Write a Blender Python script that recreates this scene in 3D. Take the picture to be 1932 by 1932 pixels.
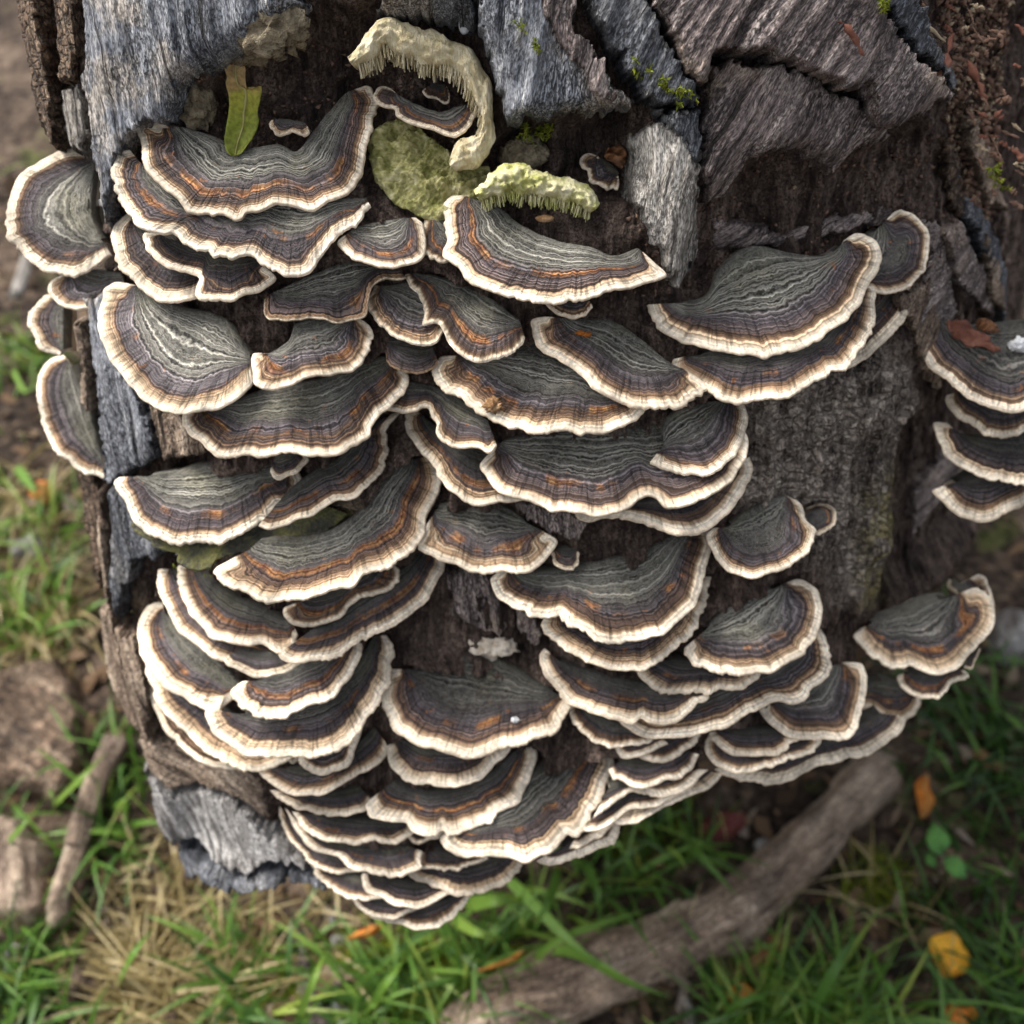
import bpy, math, random
import numpy as np
from mathutils import Vector

# ------------------------------------------------------------------ scene, camera, light
sc = bpy.context.scene
for o in list(bpy.data.objects):
    bpy.data.objects.remove(o, do_unlink=True)
COL = sc.collection
R = math.radians
PITCH, FOV, CAMH = R(50), R(53), 0.60
cam_d = bpy.data.cameras.new('camera')
cam = bpy.data.objects.new('camera', cam_d)
COL.objects.link(cam)
cam.location = (0, 0, CAMH)
cam.rotation_euler = (R(90) - PITCH, 0, 0)
cam_d.sensor_width = 36
cam_d.angle = FOV
cam_d.clip_start = 0.01
cam_d.clip_end = 200
cam_d.dof.use_dof = True
cam_d.dof.focus_distance = 0.272
cam_d.dof.aperture_fstop = 11
sc.camera = cam

SUN_EL, SUN_AZ = R(52), R(-62)      # azimuth from +Y towards +X, so the light comes from the upper left
world = bpy.data.worlds.new('World')
sc.world = world
world.use_nodes = True
wn = world.node_tree
wn.nodes.clear()
sky = wn.nodes.new('ShaderNodeTexSky')
sky.sky_type = 'NISHITA'
sky.sun_disc = False
sky.sun_elevation = SUN_EL
sky.sun_rotation = SUN_AZ
sky.air_density = 1.0
sky.dust_density = 6.0
sky.ozone_density = 0.6
bg = wn.nodes.new('ShaderNodeBackground')
bg.inputs['Strength'].default_value = 0.12
wo = wn.nodes.new('ShaderNodeOutputWorld')
hs = wn.nodes.new('ShaderNodeHueSaturation')        # thin overcast: the blue of the clear sky is greyed
hs.inputs['Saturation'].default_value = 0.32
wn.links.new(sky.outputs[0], hs.inputs['Color'])
wn.links.new(hs.outputs[0], bg.inputs[0])
wn.links.new(bg.outputs[0], wo.inputs[0])
sun_d = bpy.data.lights.new('sun', 'SUN')
sun_d.energy = 1.5
sun_d.angle = R(20)
sun_d.color = (1.0, 0.95, 0.88)
sun = bpy.data.objects.new('sun', sun_d)
COL.objects.link(sun)
sv = Vector((math.cos(SUN_EL) * math.sin(SUN_AZ), math.cos(SUN_EL) * math.cos(SUN_AZ), math.sin(SUN_EL)))
sun.rotation_euler = sv.to_track_quat('Z', 'Y').to_euler()
sun.location = (-1, 0.5, 2)
sc.view_settings.view_transform = 'Standard'
sc.view_settings.look = 'None'
sc.view_settings.exposure = 1.25
sc.view_settings.gamma = 1
sc.view_settings.use_curve_mapping = False

# ------------------------------------------------------------------ geometry helpers
W = 1932.0
FPX = (W / 2) / math.tan(FOV / 2)
CAM = np.array([0, 0, CAMH])
FWD = np.array([0, math.cos(PITCH), -math.sin(PITCH)])
UPV = np.array([0, math.sin(PITCH), math.cos(PITCH)])
EX = np.array([1.0, 0, 0])
P0 = CAM + np.array([0, .125, -.379])                 # a point low on the log's face
ES = np.array([0, .506, .8625]); ES /= np.linalg.norm(ES)   # up along the face
EN = np.array([0, -ES[2], ES[1]])                      # out of the face

def rays(px):
    px = np.asarray(px, float).reshape(-1, 2)
    return FWD + np.outer((px[:, 0] - W / 2) / FPX, EX) + np.outer((W / 2 - px[:, 1]) / FPX, UPV)

def on_plane(px, p, n):
    d = rays(px)
    t = ((np.asarray(p) - CAM) @ n) / (d @ n)
    return CAM + d * t[:, None]

def face(px, off=0.0):                                 # pixel -> (X, S) on the face plane raised by off
    P = on_plane(px, P0 + EN * off, EN)
    return np.stack([P[:, 0], (P - P0) @ ES], 1)

def toworld(X, S, N):
    return P0 + X[..., None] * EX + S[..., None] * ES + N[..., None] * EN

def toface(P):
    q = P - P0
    return q @ EX, q @ ES, q @ EN

def on_ground(px, z=0.0):
    return on_plane(px, np.array([0, 0, z]), np.array([0, 0, 1.0]))

def hsh(i, j, s):
    i = i.astype(np.int64); j = j.astype(np.int64)
    h = (i * 374761393 + j * 668265263 + int(s) * 974711) & 0xffffffff
    h = ((h ^ (h >> 13)) * 1274126177) & 0xffffffff
    h = ((h ^ (h >> 16)) * 2246822519) & 0xffffffff
    return ((h ^ (h >> 15)) & 0xffffff) / float(0xffffff)

def vn(x, y, s=0):
    x = np.asarray(x, float); y = np.asarray(y, float) + 0 * x
    i = np.floor(x); j = np.floor(y)
    f = x - i; g = y - j
    f = f * f * f * (f * (f * 6 - 15) + 10); g = g * g * g * (g * (g * 6 - 15) + 10)
    a = hsh(i, j, s); b = hsh(i + 1, j, s); c = hsh(i, j + 1, s); d = hsh(i + 1, j + 1, s)
    return (a + (b - a) * f) * (1 - g) + (c + (d - c) * f) * g - .5

def fbm(x, y, octv=4, s=0, gain=.5):
    t = 0; a = 1.0
    x = np.asarray(x, float); y = np.asarray(y, float)
    for k in range(octv):
        t = t + a * vn(x * 2 ** k + 17.3 * k, y * 2 ** k + 9.1 * k, s + k)
        a *= gain
    return t

def sstep(a, b, x):
    t = np.clip((x - a) / (b - a), 0, 1)
    return t * t * (3 - 2 * t)

def sdist(poly, X, S):                                 # signed distance, positive inside
    sh = X.shape; x = X.ravel(); y = S.ravel()
    d = np.full(x.shape, 1e9); ins = np.zeros(x.shape, bool)
    n = len(poly)
    for k in range(n):
        ax, ay = poly[k]; bx, by = poly[(k + 1) % n]
        ex, ey = bx - ax, by - ay
        t = np.clip(((x - ax) * ex + (y - ay) * ey) / (ex * ex + ey * ey + 1e-18), 0, 1)
        d = np.minimum(d, (x - ax - t * ex) ** 2 + (y - ay - t * ey) ** 2)
        c = (ay > y) != (by > y)
        with np.errstate(divide='ignore', invalid='ignore'):
            xi = (bx - ax) * (y - ay) / (by - ay if by != ay else 1e-18) + ax
        ins ^= c & (x < xi)
    d = np.sqrt(d)
    return np.where(ins, d, -d).reshape(sh)

def resample(p, n, smooth=True):
    p = np.asarray(p, float)
    if len(p) == 1:
        return np.repeat(p, n, 0)
    if smooth and len(p) > 2:                          # Catmull-Rom, then even spacing
        q = np.vstack([2 * p[0] - p[1], p, 2 * p[-1] - p[-2]])
        out = []
        for k in range(1, len(q) - 2):
            t = np.linspace(0, 1, 12, endpoint=False)[:, None]
            a, b, c, d = q[k - 1], q[k], q[k + 1], q[k + 2]
            out.append(.5 * (2 * b + (c - a) * t + (2 * a - 5 * b + 4 * c - d) * t * t + (3 * b - a - 3 * c + d) * t ** 3))
        p = np.vstack(out + [p[-1:]])
    L = np.concatenate([[0], np.cumsum(np.linalg.norm(np.diff(p, axis=0), axis=1))])
    s = np.linspace(0, L[-1], n)
    return np.stack([np.interp(s, L, p[:, k]) for k in range(p.shape[1])], 1)

def gridfaces(nu, nv, off=0):
    a = np.arange(nu - 1)[None, :] + np.arange(nv - 1)[:, None] * nu
    return (np.stack([a, a + 1, a + 1 + nu, a + nu], -1).reshape(-1, 4) + off)

def link(o, parent=None, label=None, cat=None, group=None, kind=None):
    COL.objects.link(o)
    if parent: o.parent = parent
    if label: o['label'] = label
    if cat: o['category'] = cat
    if group: o['group'] = group
    if kind: o['kind'] = kind
    return o

def mesh_obj(name, V, F, mat, parent=None, attrs=None, origin=None, smooth=True, **kw):
    V = np.asarray(V, float)
    if origin is None:
        origin = np.zeros(3) if parent is not None else V.mean(0)
    if parent is not None:
        loc = np.zeros(3); V = V - np.array(parent['_o'])
    else:
        loc = np.asarray(origin); V = V - loc
    me = bpy.data.meshes.new(name)
    F = np.asarray(F)
    me.vertices.add(len(V)); me.vertices.foreach_set('co', V.astype(np.float32).ravel())
    k = F.shape[1]
    me.loops.add(F.size); me.loops.foreach_set('vertex_index', F.astype(np.int32).ravel())
    me.polygons.add(len(F)); me.polygons.foreach_set('loop_start', (np.arange(len(F)) * k).astype(np.int32))
    try:
        me.polygons.foreach_set('loop_total', np.full(len(F), k, np.int32))
    except Exception:
        pass
    me.update(calc_edges=True)
    me.validate()
    if smooth:
        me.polygons.foreach_set('use_smooth', np.ones(len(me.polygons), bool))
    for an, arr in (attrs or {}).items():
        arr = np.asarray(arr, np.float32)
        if arr.ndim == 1:
            at = me.attributes.new(an, 'FLOAT', 'POINT'); at.data.foreach_set('value', arr)
        elif arr.shape[1] == 3:
            at = me.attributes.new(an, 'FLOAT_VECTOR', 'POINT'); at.data.foreach_set('vector', arr.ravel())
        else:
            at = me.attributes.new(an, 'FLOAT_COLOR', 'POINT'); at.data.foreach_set('color', arr.ravel())
    me.materials.append(mat)
    o = bpy.data.objects.new(name, me)
    o.location = loc
    o['_o'] = [float(c) for c in loc]
    return link(o, parent, **kw)

def empty(name, loc, **kw):
    o = bpy.data.objects.new(name, None)
    o.location = loc; o.empty_display_size = .01
    o['_o'] = [float(c) for c in loc]
    return link(o, **kw)

# ------------------------------------------------------------------ node helpers
class NT:
    def __init__(s, name):
        s.m = bpy.data.materials.new(name); s.m.use_nodes = True
        s.t = s.m.node_tree; s.t.nodes.clear()
        s.out = s.n('ShaderNodeOutputMaterial')
    def n(s, ty, **p):
        x = s.t.nodes.new(ty)
        for k, v in p.items(): setattr(x, k, v)
        return x
    def put(s, sock, v):
        if isinstance(v, bpy.types.NodeSocket): s.t.links.new(v, sock)
        elif v is not None:
            if sock.type == 'RGBA' and len(v) == 3: v = (*v, 1)
            sock.default_value = v
    def math(s, op, a, b=None, c=None, clamp=False):
        x = s.n('ShaderNodeMath', operation=op, use_clamp=clamp)
        s.put(x.inputs[0], a); s.put(x.inputs[1], b)
        if c is not None: s.put(x.inputs[2], c)
        return x.outputs[0]
    def vmath(s, op, a, b=None):
        x = s.n('ShaderNodeVectorMath', operation=op)
        s.put(x.inputs[0], a)
        if op == 'SCALE': s.put(x.inputs['Scale'], b)
        else: s.put(x.inputs[1], b)
        return x.outputs[0]
    def attr(s, name):
        return s.n('ShaderNodeAttribute', attribute_name=name)
    def sep(s, v):
        x = s.n('ShaderNodeSeparateXYZ'); s.put(x.inputs[0], v); return x.outputs
    def comb(s, a, b, c=0.0):
        x = s.n('ShaderNodeCombineXYZ')
        for i, v in enumerate((a, b, c)): s.put(x.inputs[i], v)
        return x.outputs[0]
    def noise(s, vec=None, scale=5.0, detail=3.0, rough=.55, w=None, dist=0.0):
        x = s.n('ShaderNodeTexNoise')
        if w is not None:
            x.noise_dimensions = '1D'; s.put(x.inputs['W'], w)
        else:
            s.put(x.inputs['Vector'], vec)
        s.put(x.inputs['Scale'], scale); s.put(x.inputs['Detail'], detail)
        s.put(x.inputs['Roughness'], rough); s.put(x.inputs['Distortion'], dist)
        return x.outputs['Fac']
    def voro(s, vec, scale, feature='F1', rnd=1.0):
        x = s.n('ShaderNodeTexVoronoi', feature=feature)
        s.put(x.inputs['Vector'], vec); s.put(x.inputs['Scale'], scale); s.put(x.inputs['Randomness'], rnd)
        return x.outputs['Distance']
    def mr(s, v, a, b, c=0.0, d=1.0, smooth=True):
        x = s.n('ShaderNodeMapRange', interpolation_type='SMOOTHSTEP' if smooth else 'LINEAR')
        for i, q in enumerate((v, a, b, c, d)): s.put(x.inputs[i], q)
        return x.outputs[0]
    def ramp(s, f, stops, interp='LINEAR'):
        x = s.n('ShaderNodeValToRGB'); s.put(x.inputs[0], f)
        r = x.color_ramp; r.interpolation = interp
        while len(r.elements) < len(stops): r.elements.new(.5)
        for e, (p, c) in zip(r.elements, stops):
            e.position = p; e.color = (*c, 1)
        return x.outputs[0]
    def mix(s, f, a, b, mode='MIX'):
        x = s.n('ShaderNodeMix', data_type='RGBA', blend_type=mode, clamp_factor=True)
        s.put(x.inputs[0], f); s.put(x.inputs[6], a); s.put(x.inputs[7], b)
        return x.outputs[2]
    def val(s, col, v):                                # multiply a colour by a value
        x = s.n('ShaderNodeVectorMath', operation='SCALE')
        s.put(x.inputs[0], col); s.put(x.inputs['Scale'], v); return x.outputs[0]
    def bump(s, h, strength=.5, dist=.001, normal=None):
        x = s.n('ShaderNodeBump'); s.put(x.inputs['Strength'], strength); s.put(x.inputs['Distance'], dist)
        s.put(x.inputs['Height'], h)
        if normal is not None: s.put(x.inputs['Normal'], normal)
        return x.outputs[0]
    def done(s, col, rough=.8, normal=None, spec=.3, trans=0.0, sheen=0.0):
        b = s.n('ShaderNodeBsdfPrincipled')
        s.put(b.inputs['Base Color'], col); s.put(b.inputs['Roughness'], rough)
        s.put(b.inputs['Specular IOR Level'], spec)
        if sheen:
            s.put(b.inputs['Sheen Weight'], sheen); s.put(b.inputs['Sheen Roughness'], .5)
        if normal is not None: s.put(b.inputs['Normal'], normal)
        sh = b.outputs[0]
        if trans:
            t = s.n('ShaderNodeBsdfTranslucent'); s.put(t.inputs[0], col)
            if normal is not None: s.put(t.inputs['Normal'], normal)
            x = s.n('ShaderNodeMixShader'); x.inputs[0].default_value = trans
            s.t.links.new(sh, x.inputs[1]); s.t.links.new(t.outputs[0], x.inputs[2]); sh = x.outputs[0]
        s.t.links.new(sh, s.out.inputs[0])
        return s.m

# ------------------------------------------------------------------ materials
def cap_material():
    k = NT('bracket_cap')
    q, arc, rad = k.sep(k.attr('zone').outputs['Vector'])
    st = k.attr('style'); sc3 = k.n('ShaderNodeSeparateColor'); k.put(sc3.inputs[0], st.outputs['Color'])
    seed, orange, grey = sc3.outputs[0], sc3.outputs[1], sc3.outputs[2]
    dark = st.outputs['Alpha']
    pos = k.n('ShaderNodeTexCoord').outputs['Object']
    sp = k.vmath('ADD', pos, k.comb(seed, k.math('MULTIPLY', seed, 3.1), 0.0))
    w1 = k.math('MULTIPLY', k.math('SUBTRACT', k.noise(sp, 110, 3), .5), .11)
    w2 = k.math('MULTIPLY', k.math('SUBTRACT', k.noise(sp, 520, 3), .5), .075)
    amt = k.mr(q, .02, .4, .22, 1.0)
    qw = k.math('ADD', q, k.math('MULTIPLY', k.math('ADD', w1, w2), amt))
    s37 = k.math('MULTIPLY', seed, 37.0)
    n1 = k.noise(w=k.math('ADD', k.math('MULTIPLY', qw, 7.0), s37), scale=1, detail=2)
    n2 = k.noise(w=k.math('ADD', k.math('MULTIPLY', qw, 30.0), s37), scale=1, detail=3, rough=.65)
    n3 = k.noise(w=k.math('ADD', k.math('MULTIPLY', qw, 70.0), s37), scale=1, detail=2, rough=.6)
    qr = k.math('ADD', qw, k.math('MULTIPLY', k.math('MULTIPLY', k.math('SUBTRACT', n1, .5), k.mr(q, .04, .22, .10, .34)), 1.0))
    base = k.ramp(qr, [(0.0, (.72, .60, .45)), (.045, (.80, .71, .57)), (.09, (.72, .59, .43)), (.135, (.50, .35, .215)), (.18, (.24, .145, .085)),
                       (.215, (.075, .045, .034)), (.27, (.15, .115, .108)), (.33, (.060, .047, .052)), (.41, (.15, .13, .135)),
                       (.48, (.060, .050, .050)), (.58, (.115, .106, .095)), (.68, (.066, .063, .056)), (.80, (.105, .101, .088)), (1.0, (.055, .053, .044))])
    # grey velvety zone and darker, browner individuals
    inner = k.mr(qw, .40, .62)
    fade = k.mr(rad, .04, .30, .06, 1.0)
    n2f = k.math('ADD', .49, k.math('MULTIPLY', k.math('SUBTRACT', n2, .49), fade))
    gcol = k.ramp(n2f, [(.34, (.040, .037, .031)), (.46, (.104, .098, .083)), (.56, (.186, .178, .150)), (.68, (.35, .335, .285))])
    base = k.mix(k.math('MULTIPLY', inner, k.math('MULTIPLY', grey, .85)), base, gcol)
    # orange band
    on = k.noise(sp, 95, 4)
    pc = k.math('ADD', .30, k.math('MULTIPLY', k.math('FRACT', k.math('MULTIPLY', seed, 5.7)), .14))
    bd = k.math('SUBTRACT', 1.0, k.math('MULTIPLY', k.math('ABSOLUTE', k.math('SUBTRACT', qw, pc)), 13.0), clamp=True)
    om = k.math('MULTIPLY', bd, k.mr(k.math('ADD', on, k.math('MULTIPLY', orange, .26)), .62, .74))
    om = k.math('MULTIPLY', om, k.mr(orange, 0.0, .25))
    ocol = k.ramp(k.noise(sp, 420, 2), [(.3, (.22, .07, .02)), (.5, (.42, .17, .045)), (.7, (.58, .30, .10))])
    base = k.mix(k.math('MULTIPLY', om, .85), base, ocol)
    rust = k.math('MULTIPLY', k.mr(k.noise(sp, 330, 2), .66, .74), k.math('MULTIPLY', k.mr(qw, .2, .3), k.mr(qw, .8, .5)))
    base = k.mix(k.math('MULTIPLY', rust, .7), base, (.30, .12, .04))
    # fine rings and radial ticks
    prot = k.mr(q, .05, .17)
    ring = k.math('MULTIPLY', k.mr(n2, .36, .64, .40, 1.62), k.mr(n3, .36, .64, .52, 1.52))
    ring = k.math('ADD', k.math('MULTIPLY', k.math('SUBTRACT', ring, 1.0), k.math('MULTIPLY', fade, k.mr(q, .03, .2, .22, 1.0))), 1.0)
    rv = k.comb(k.math('MULTIPLY', arc, 900.0), k.math('MULTIPLY', q, 2.6), k.math('MULTIPLY', seed, 11.0))
    tick = k.noise(rv, 1.0, 3, .6)
    tk = k.math('MULTIPLY', k.mr(tick, .50, .64), k.math('MULTIPLY', k.mr(q, .0, .10, .25, 1.0), k.mr(q, .62, .30)))
    mott = k.noise(sp, 900, 3, .6)
    v = k.math('MULTIPLY', ring, k.math('SUBTRACT', 1.0, k.math('MULTIPLY', tk, .5)))
    v = k.math('MULTIPLY', v, k.mr(mott, .3, .7, .8, 1.2))
    v = k.math('MULTIPLY', v, k.math('SUBTRACT', 1.0, k.math('MULTIPLY', k.mr(q, .14, .34), k.math('MULTIPLY', dark, .62))))
    blotch = k.noise(sp, 70, 4, .6)
    v = k.math('MULTIPLY', v, k.mr(blotch, .32, .68, .62, 1.38))
    col = k.val(base, v)
    col = k.mix(k.math('MULTIPLY', k.mr(k.noise(sp, 55, 3), .50, .66), k.math('MULTIPLY', inner, .35)), col, k.val(k.mix(.5, (.17, .15, .085), (.10, .10, .05)), v))
    # pale woolly hairs on the inner zone
    hv = k.noise(sp, 300, 5, .75, dist=1.6)
    hv2 = k.noise(sp, 210, 4, .7, dist=2.2)
    fil = k.mr(k.math('ABSOLUTE', k.math('SUBTRACT', hv2, .5)), .0, .030, 1.0, 0.0)
    hair = k.math('MULTIPLY', k.math('MAXIMUM', fil, k.math('MULTIPLY', k.mr(hv, .54, .66), .6)), k.math('MULTIPLY', k.mr(qw, .36, .6), k.math('ADD', .10, k.math('MULTIPLY', grey, .5))))
    col = k.mix(hair, col, (.335, .325, .28))
    h = k.math('ADD', k.math('MULTIPLY', n2, .8), k.math('ADD', k.math('MULTIPLY', n3, .5), k.math('MULTIPLY', hv, .8)))
    h = k.math('SUBTRACT', h, k.math('MULTIPLY', tk, .5))
    nrm = k.bump(h, k.mr(q, .02, .2, .25, .9), .0007)
    return k.done(col, k.mr(mott, .3, .7, .55, .85), nrm, .28)

def plain(name, stops, scale=200, detail=4, rough=.85, bump=.4, bdist=.0008, spec=.25, trans=0.0, stretch=None, fine=900):
    k = NT(name)
    pos = k.n('ShaderNodeTexCoord').outputs['Object']
    p = k.vmath('MULTIPLY', pos, stretch) if stretch else pos
    n = k.noise(p, scale, detail, .6)
    f = k.noise(p, fine, 3, .6)
    m = k.math('ADD', k.math('MULTIPLY', n, .75), k.math('MULTIPLY', f, .25))
    st = [(.30 + .40 * i / (len(stops) - 1), c) for i, c in enumerate(stops)]
    col = k.ramp(m, st)
    return k.done(col, rough, k.bump(k.math('ADD', n, k.math('MULTIPLY', f, .6)), bump, bdist), spec, trans)

def wood_material(name, cols, pit=.55, tint=None, patch=(.3, .25, .2), patch_amt=.4, check=0.0, bd=.0012):
    """grained, weathered wood; the grain runs along the y of attribute 'gr' (metres)"""
    k = NT(name)
    g = k.attr('gr').outputs['Vector']
    wob = k.noise(g, 30, 3)
    gx, gy, gz = k.sep(g)
    gx2 = k.math('ADD', gx, k.math('MULTIPLY', wob, .010))
    st1 = k.noise(k.comb(k.math('MULTIPLY', gx2, 260.0), k.math('MULTIPLY', gy, 14.0), k.math('MULTIPLY', gz, 120.0)), 1, 5, .65)
    st2 = k.noise(k.comb(k.math('MULTIPLY', gx2, 1100.0), k.math('MULTIPLY', gy, 95.0), k.math('MULTIPLY', gz, 600.0)), 1, 4, .7)
    big = k.noise(g, 42, 4, .6)
    m = k.math('ADD', k.math('MULTIPLY', st1, .42), k.math('ADD', k.math('MULTIPLY', st2, .36), k.math('MULTIPLY', big, .22)))
    n = len(cols)
    col = k.ramp(m, [(.40 + .21 * i / (n - 1), c) for i, c in enumerate(cols)])
    pm = k.mr(k.noise(g, 26, 5, .65, dist=.4), .52, .62)
    pa = tuple(c * .6 for c in patch); pb = tuple(c * 1.35 for c in patch)
    col = k.mix(k.math('MULTIPLY', pm, patch_amt), col, k.mix(st2, pa, pb))
    st3 = k.noise(k.comb(k.math('MULTIPLY', gx2, 2600.0), k.math('MULTIPLY', gy, 700.0), k.math('MULTIPLY', gz, 2000.0)), 1, 2, .6)
    col = k.val(col, k.mr(st3, .34, .66, .45, 1.6))
    pits = k.mr(k.noise(k.comb(k.math('MULTIPLY', gx, 1500.0), k.math('MULTIPLY', gy, 620.0), k.math('MULTIPLY', gz, 1500.0)), 1, 3, .6), .48, .58)
    pzone = k.mr(k.noise(g, 60, 3), .35, .6)
    pits = k.math('MULTIPLY', pits, pzone)
    col = k.mix(k.math('MULTIPLY', pits, pit), col, (.012, .012, .014))
    crack = k.mr(k.noise(k.comb(k.math('MULTIPLY', gx2, 520.0), k.math('MULTIPLY', gy, 22.0), 0.0), 1, 3, .6), .60, .68)
    col = k.mix(k.math('MULTIPLY', crack, .75), col, (.014, .011, .010))
    h = k.math('ADD', k.math('MULTIPLY', st1, 1.0), k.math('MULTIPLY', st2, .6))
    h = k.math('SUBTRACT', h, k.math('ADD', k.math('MULTIPLY', pits, .5), k.math('MULTIPLY', crack, .9)))
    if check:
        cv = k.comb(k.math('MULTIPLY', gx2, 230.0), k.math('MULTIPLY', gy, 330.0), k.math('MULTIPLY', gz, 200.0))
        cv = k.vmath('ADD', cv, k.vmath('SCALE', k.comb(k.noise(cv, .7, 3), k.noise(cv, .8, 3), 0.0), 1.6))
        e = k.mr(k.voro(cv, 1.0, 'DISTANCE_TO_EDGE'), .02, .16)
        h = k.math('ADD', h, k.math('MULTIPLY', e, check))
        col = k.val(col, k.mr(e, 0, 1, 1 - .6 * min(check, 1), 1.0))
    return k.done(col, k.mr(st2, .3, .7, .6, .9), k.bump(h, .9, bd), .3)

def log_material():
    """rotten face of the log: brown rot, checked bark at the right, paler weathered fibre and lichen where masks say so"""
    k = NT('rotten_wood')
    g = k.attr('gr').outputs['Vector']
    mk = k.attr('mask'); s3 = k.n('ShaderNodeSeparateColor'); k.put(s3.inputs[0], mk.outputs['Color'])
    bark, tan, lich = s3.outputs[0], s3.outputs[1], s3.outputs[2]
    gx, gy, gz = k.sep(g)
    gx2 = k.math('ADD', gx, k.math('MULTIPLY', k.noise(g, 34, 3), .012))
    st1 = k.noise(k.comb(k.math('MULTIPLY', gx2, 240.0), k.math('MULTIPLY', gy, 22.0), k.math('MULTIPLY', gz, 140.0)), 1, 5, .65)
    st2 = k.noise(k.comb(k.math('MULTIPLY', gx2, 1000.0), k.math('MULTIPLY', gy, 160.0), k.math('MULTIPLY', gz, 800.0)), 1, 4, .7)
    big = k.noise(g, 48, 4, .6)
    m = k.math('ADD', k.math('MULTIPLY', st1, .42), k.math('ADD', k.math('MULTIPLY', st2, .28), k.math('MULTIPLY', big, .30)))
    rot = k.ramp(m, [(.38, (.012, .008, .007)), (.46, (.055, .037, .030)), (.53, (.125, .088, .070)), (.61, (.27, .20, .16))])
    brk = k.ramp(m, [(.40, (.035, .028, .024)), (.45, (.19, .155, .128)), (.51, (.36, .305, .255)), (.58, (.58, .50, .42))])
    tn = k.ramp(m, [(.36, (.06, .040, .026)), (.46, (.19, .13, .088)), (.56, (.34, .25, .17)), (.68, (.52, .42, .30))])
    col = k.mix(bark, rot, brk); col = k.mix(tan, col, tn)
    lm = k.math('MULTIPLY', lich, k.mr(k.noise(g, 160, 4, .65), .38, .56))
    col = k.mix(k.math('MULTIPLY', lm, .8), col, (.36, .31, .13))
    cv = k.comb(k.math('MULTIPLY', gx2, 210.0), k.math('MULTIPLY', gy, 330.0), k.math('MULTIPLY', gz, 200.0))
    cv = k.vmath('ADD', cv, k.vmath('SCALE', k.comb(k.noise(cv, .6, 3), k.noise(cv, .7, 3), 0.0), 2.2))
    e = k.mr(k.voro(cv, 1.0, 'DISTANCE_TO_EDGE'), .01, .20)
    ch = k.math('MULTIPLY', k.math('SUBTRACT', 1.0, e), k.math('ADD', .15, k.math('MULTIPLY', bark, .5)))
    col = k.val(col, k.math('SUBTRACT', 1.0, k.math('MULTIPLY', ch, .85)))
    pits = k.mr(k.noise(k.vmath('SCALE', g, 1400.0), 1, 3, .6), .52, .62)
    col = k.mix(k.math('MULTIPLY', pits, .5), col, (.012, .010, .009))
    h = k.math('ADD', k.math('MULTIPLY', st1, .9), k.math('MULTIPLY', st2, .8))
    h = k.math('SUBTRACT', h, k.math('ADD', k.math('MULTIPLY', ch, 1.0), k.math('MULTIPLY', pits, .4)))
    return k.done(col, .85, k.bump(h, 1.0, .0016), .25)

M = {}
M['cap'] = cap_material()
M['pore'] = plain('pore_surface', [(.42, .34, .25), (.60, .52, .40), (.70, .63, .50)], 500, 3, .9, .5, .0005)
M['log'] = log_material()
M['grey'] = wood_material('weathered_grey_wood', [(.035, .037, .044), (.125, .132, .150), (.24, .252, .278), (.44, .44, .435)], .8, patch=(.46, .40, .33), patch_amt=.55)
M['slate'] = wood_material('dark_slate_wood', [(.018, .020, .024), (.068, .073, .085), (.15, .158, .176), (.30, .30, .30)], .8, patch=(.20, .18, .16), patch_amt=.3)
M['purple'] = wood_material('purple_brown_wood', [(.030, .022, .021), (.125, .096, .090), (.26, .212, .196), (.46, .40, .36)], .7, patch=(.36, .28, .20), patch_amt=.45)
M['pale'] = wood_material('pale_splinter_wood', [(.06, .052, .045), (.20, .18, .155), (.36, .335, .30), (.56, .53, .48)], .45, patch=(.20, .19, .19), patch_amt=.35)
M['bark'] = wood_material('brown_bark', [(.030, .018, .011), (.115, .072, .046), (.24, .165, .11), (.42, .32, .23)], .5, patch=(.05, .03, .02), patch_amt=.6, check=.9, bd=.002)
M['tanwood'] = wood_material('tan_fibre_wood', [(.06, .040, .028), (.21, .150, .108), (.37, .285, .21), (.56, .46, .36)], .4, patch=(.08, .05, .04), patch_amt=.5, check=.3)
M['ashbark'] = wood_material('ash_grey_bark', [(.05, .045, .042), (.20, .188, .178), (.40, .385, .37), (.58, .57, .55)], .25, patch=(.07, .045, .035), patch_amt=.5)
M['redwood'] = wood_material('red_rotten_wood', [(.06, .018, .010), (.20, .062, .034), (.34, .125, .07), (.45, .22, .14)], .3, patch=(.10, .03, .02), patch_amt=.4)
M['algae'] = plain('algae_covered_bracket', [(.06, .065, .018), (.20, .20, .06), (.42, .39, .18), (.66, .61, .42)], 230, 6, .95, .9, .0016)
M['oldpore'] = plain('old_cream_tubes', [(.26, .20, .10), (.52, .44, .26), (.68, .60, .41), (.78, .72, .56)], 260, 5, .95, .9, .0014, stretch=(1.6, 1, .5))
M['greenpore'] = plain('green_tinged_tubes', [(.14, .15, .04), (.44, .44, .14), (.64, .60, .36), (.76, .71, .54)], 180, 5, .95, .9, .0014)
M['moss'] = plain('moss_leaf', [(.06, .08, .008), (.19, .22, .02), (.34, .36, .05)], 300, 2, .8, 0.1, trans=.25)
M['mossy'] = plain('mossy_old_cap', [(.018, .018, .014), (.06, .058, .045), (.13, .125, .05), (.22, .20, .07)], 130, 5, .95, .9, .0015)
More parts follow.
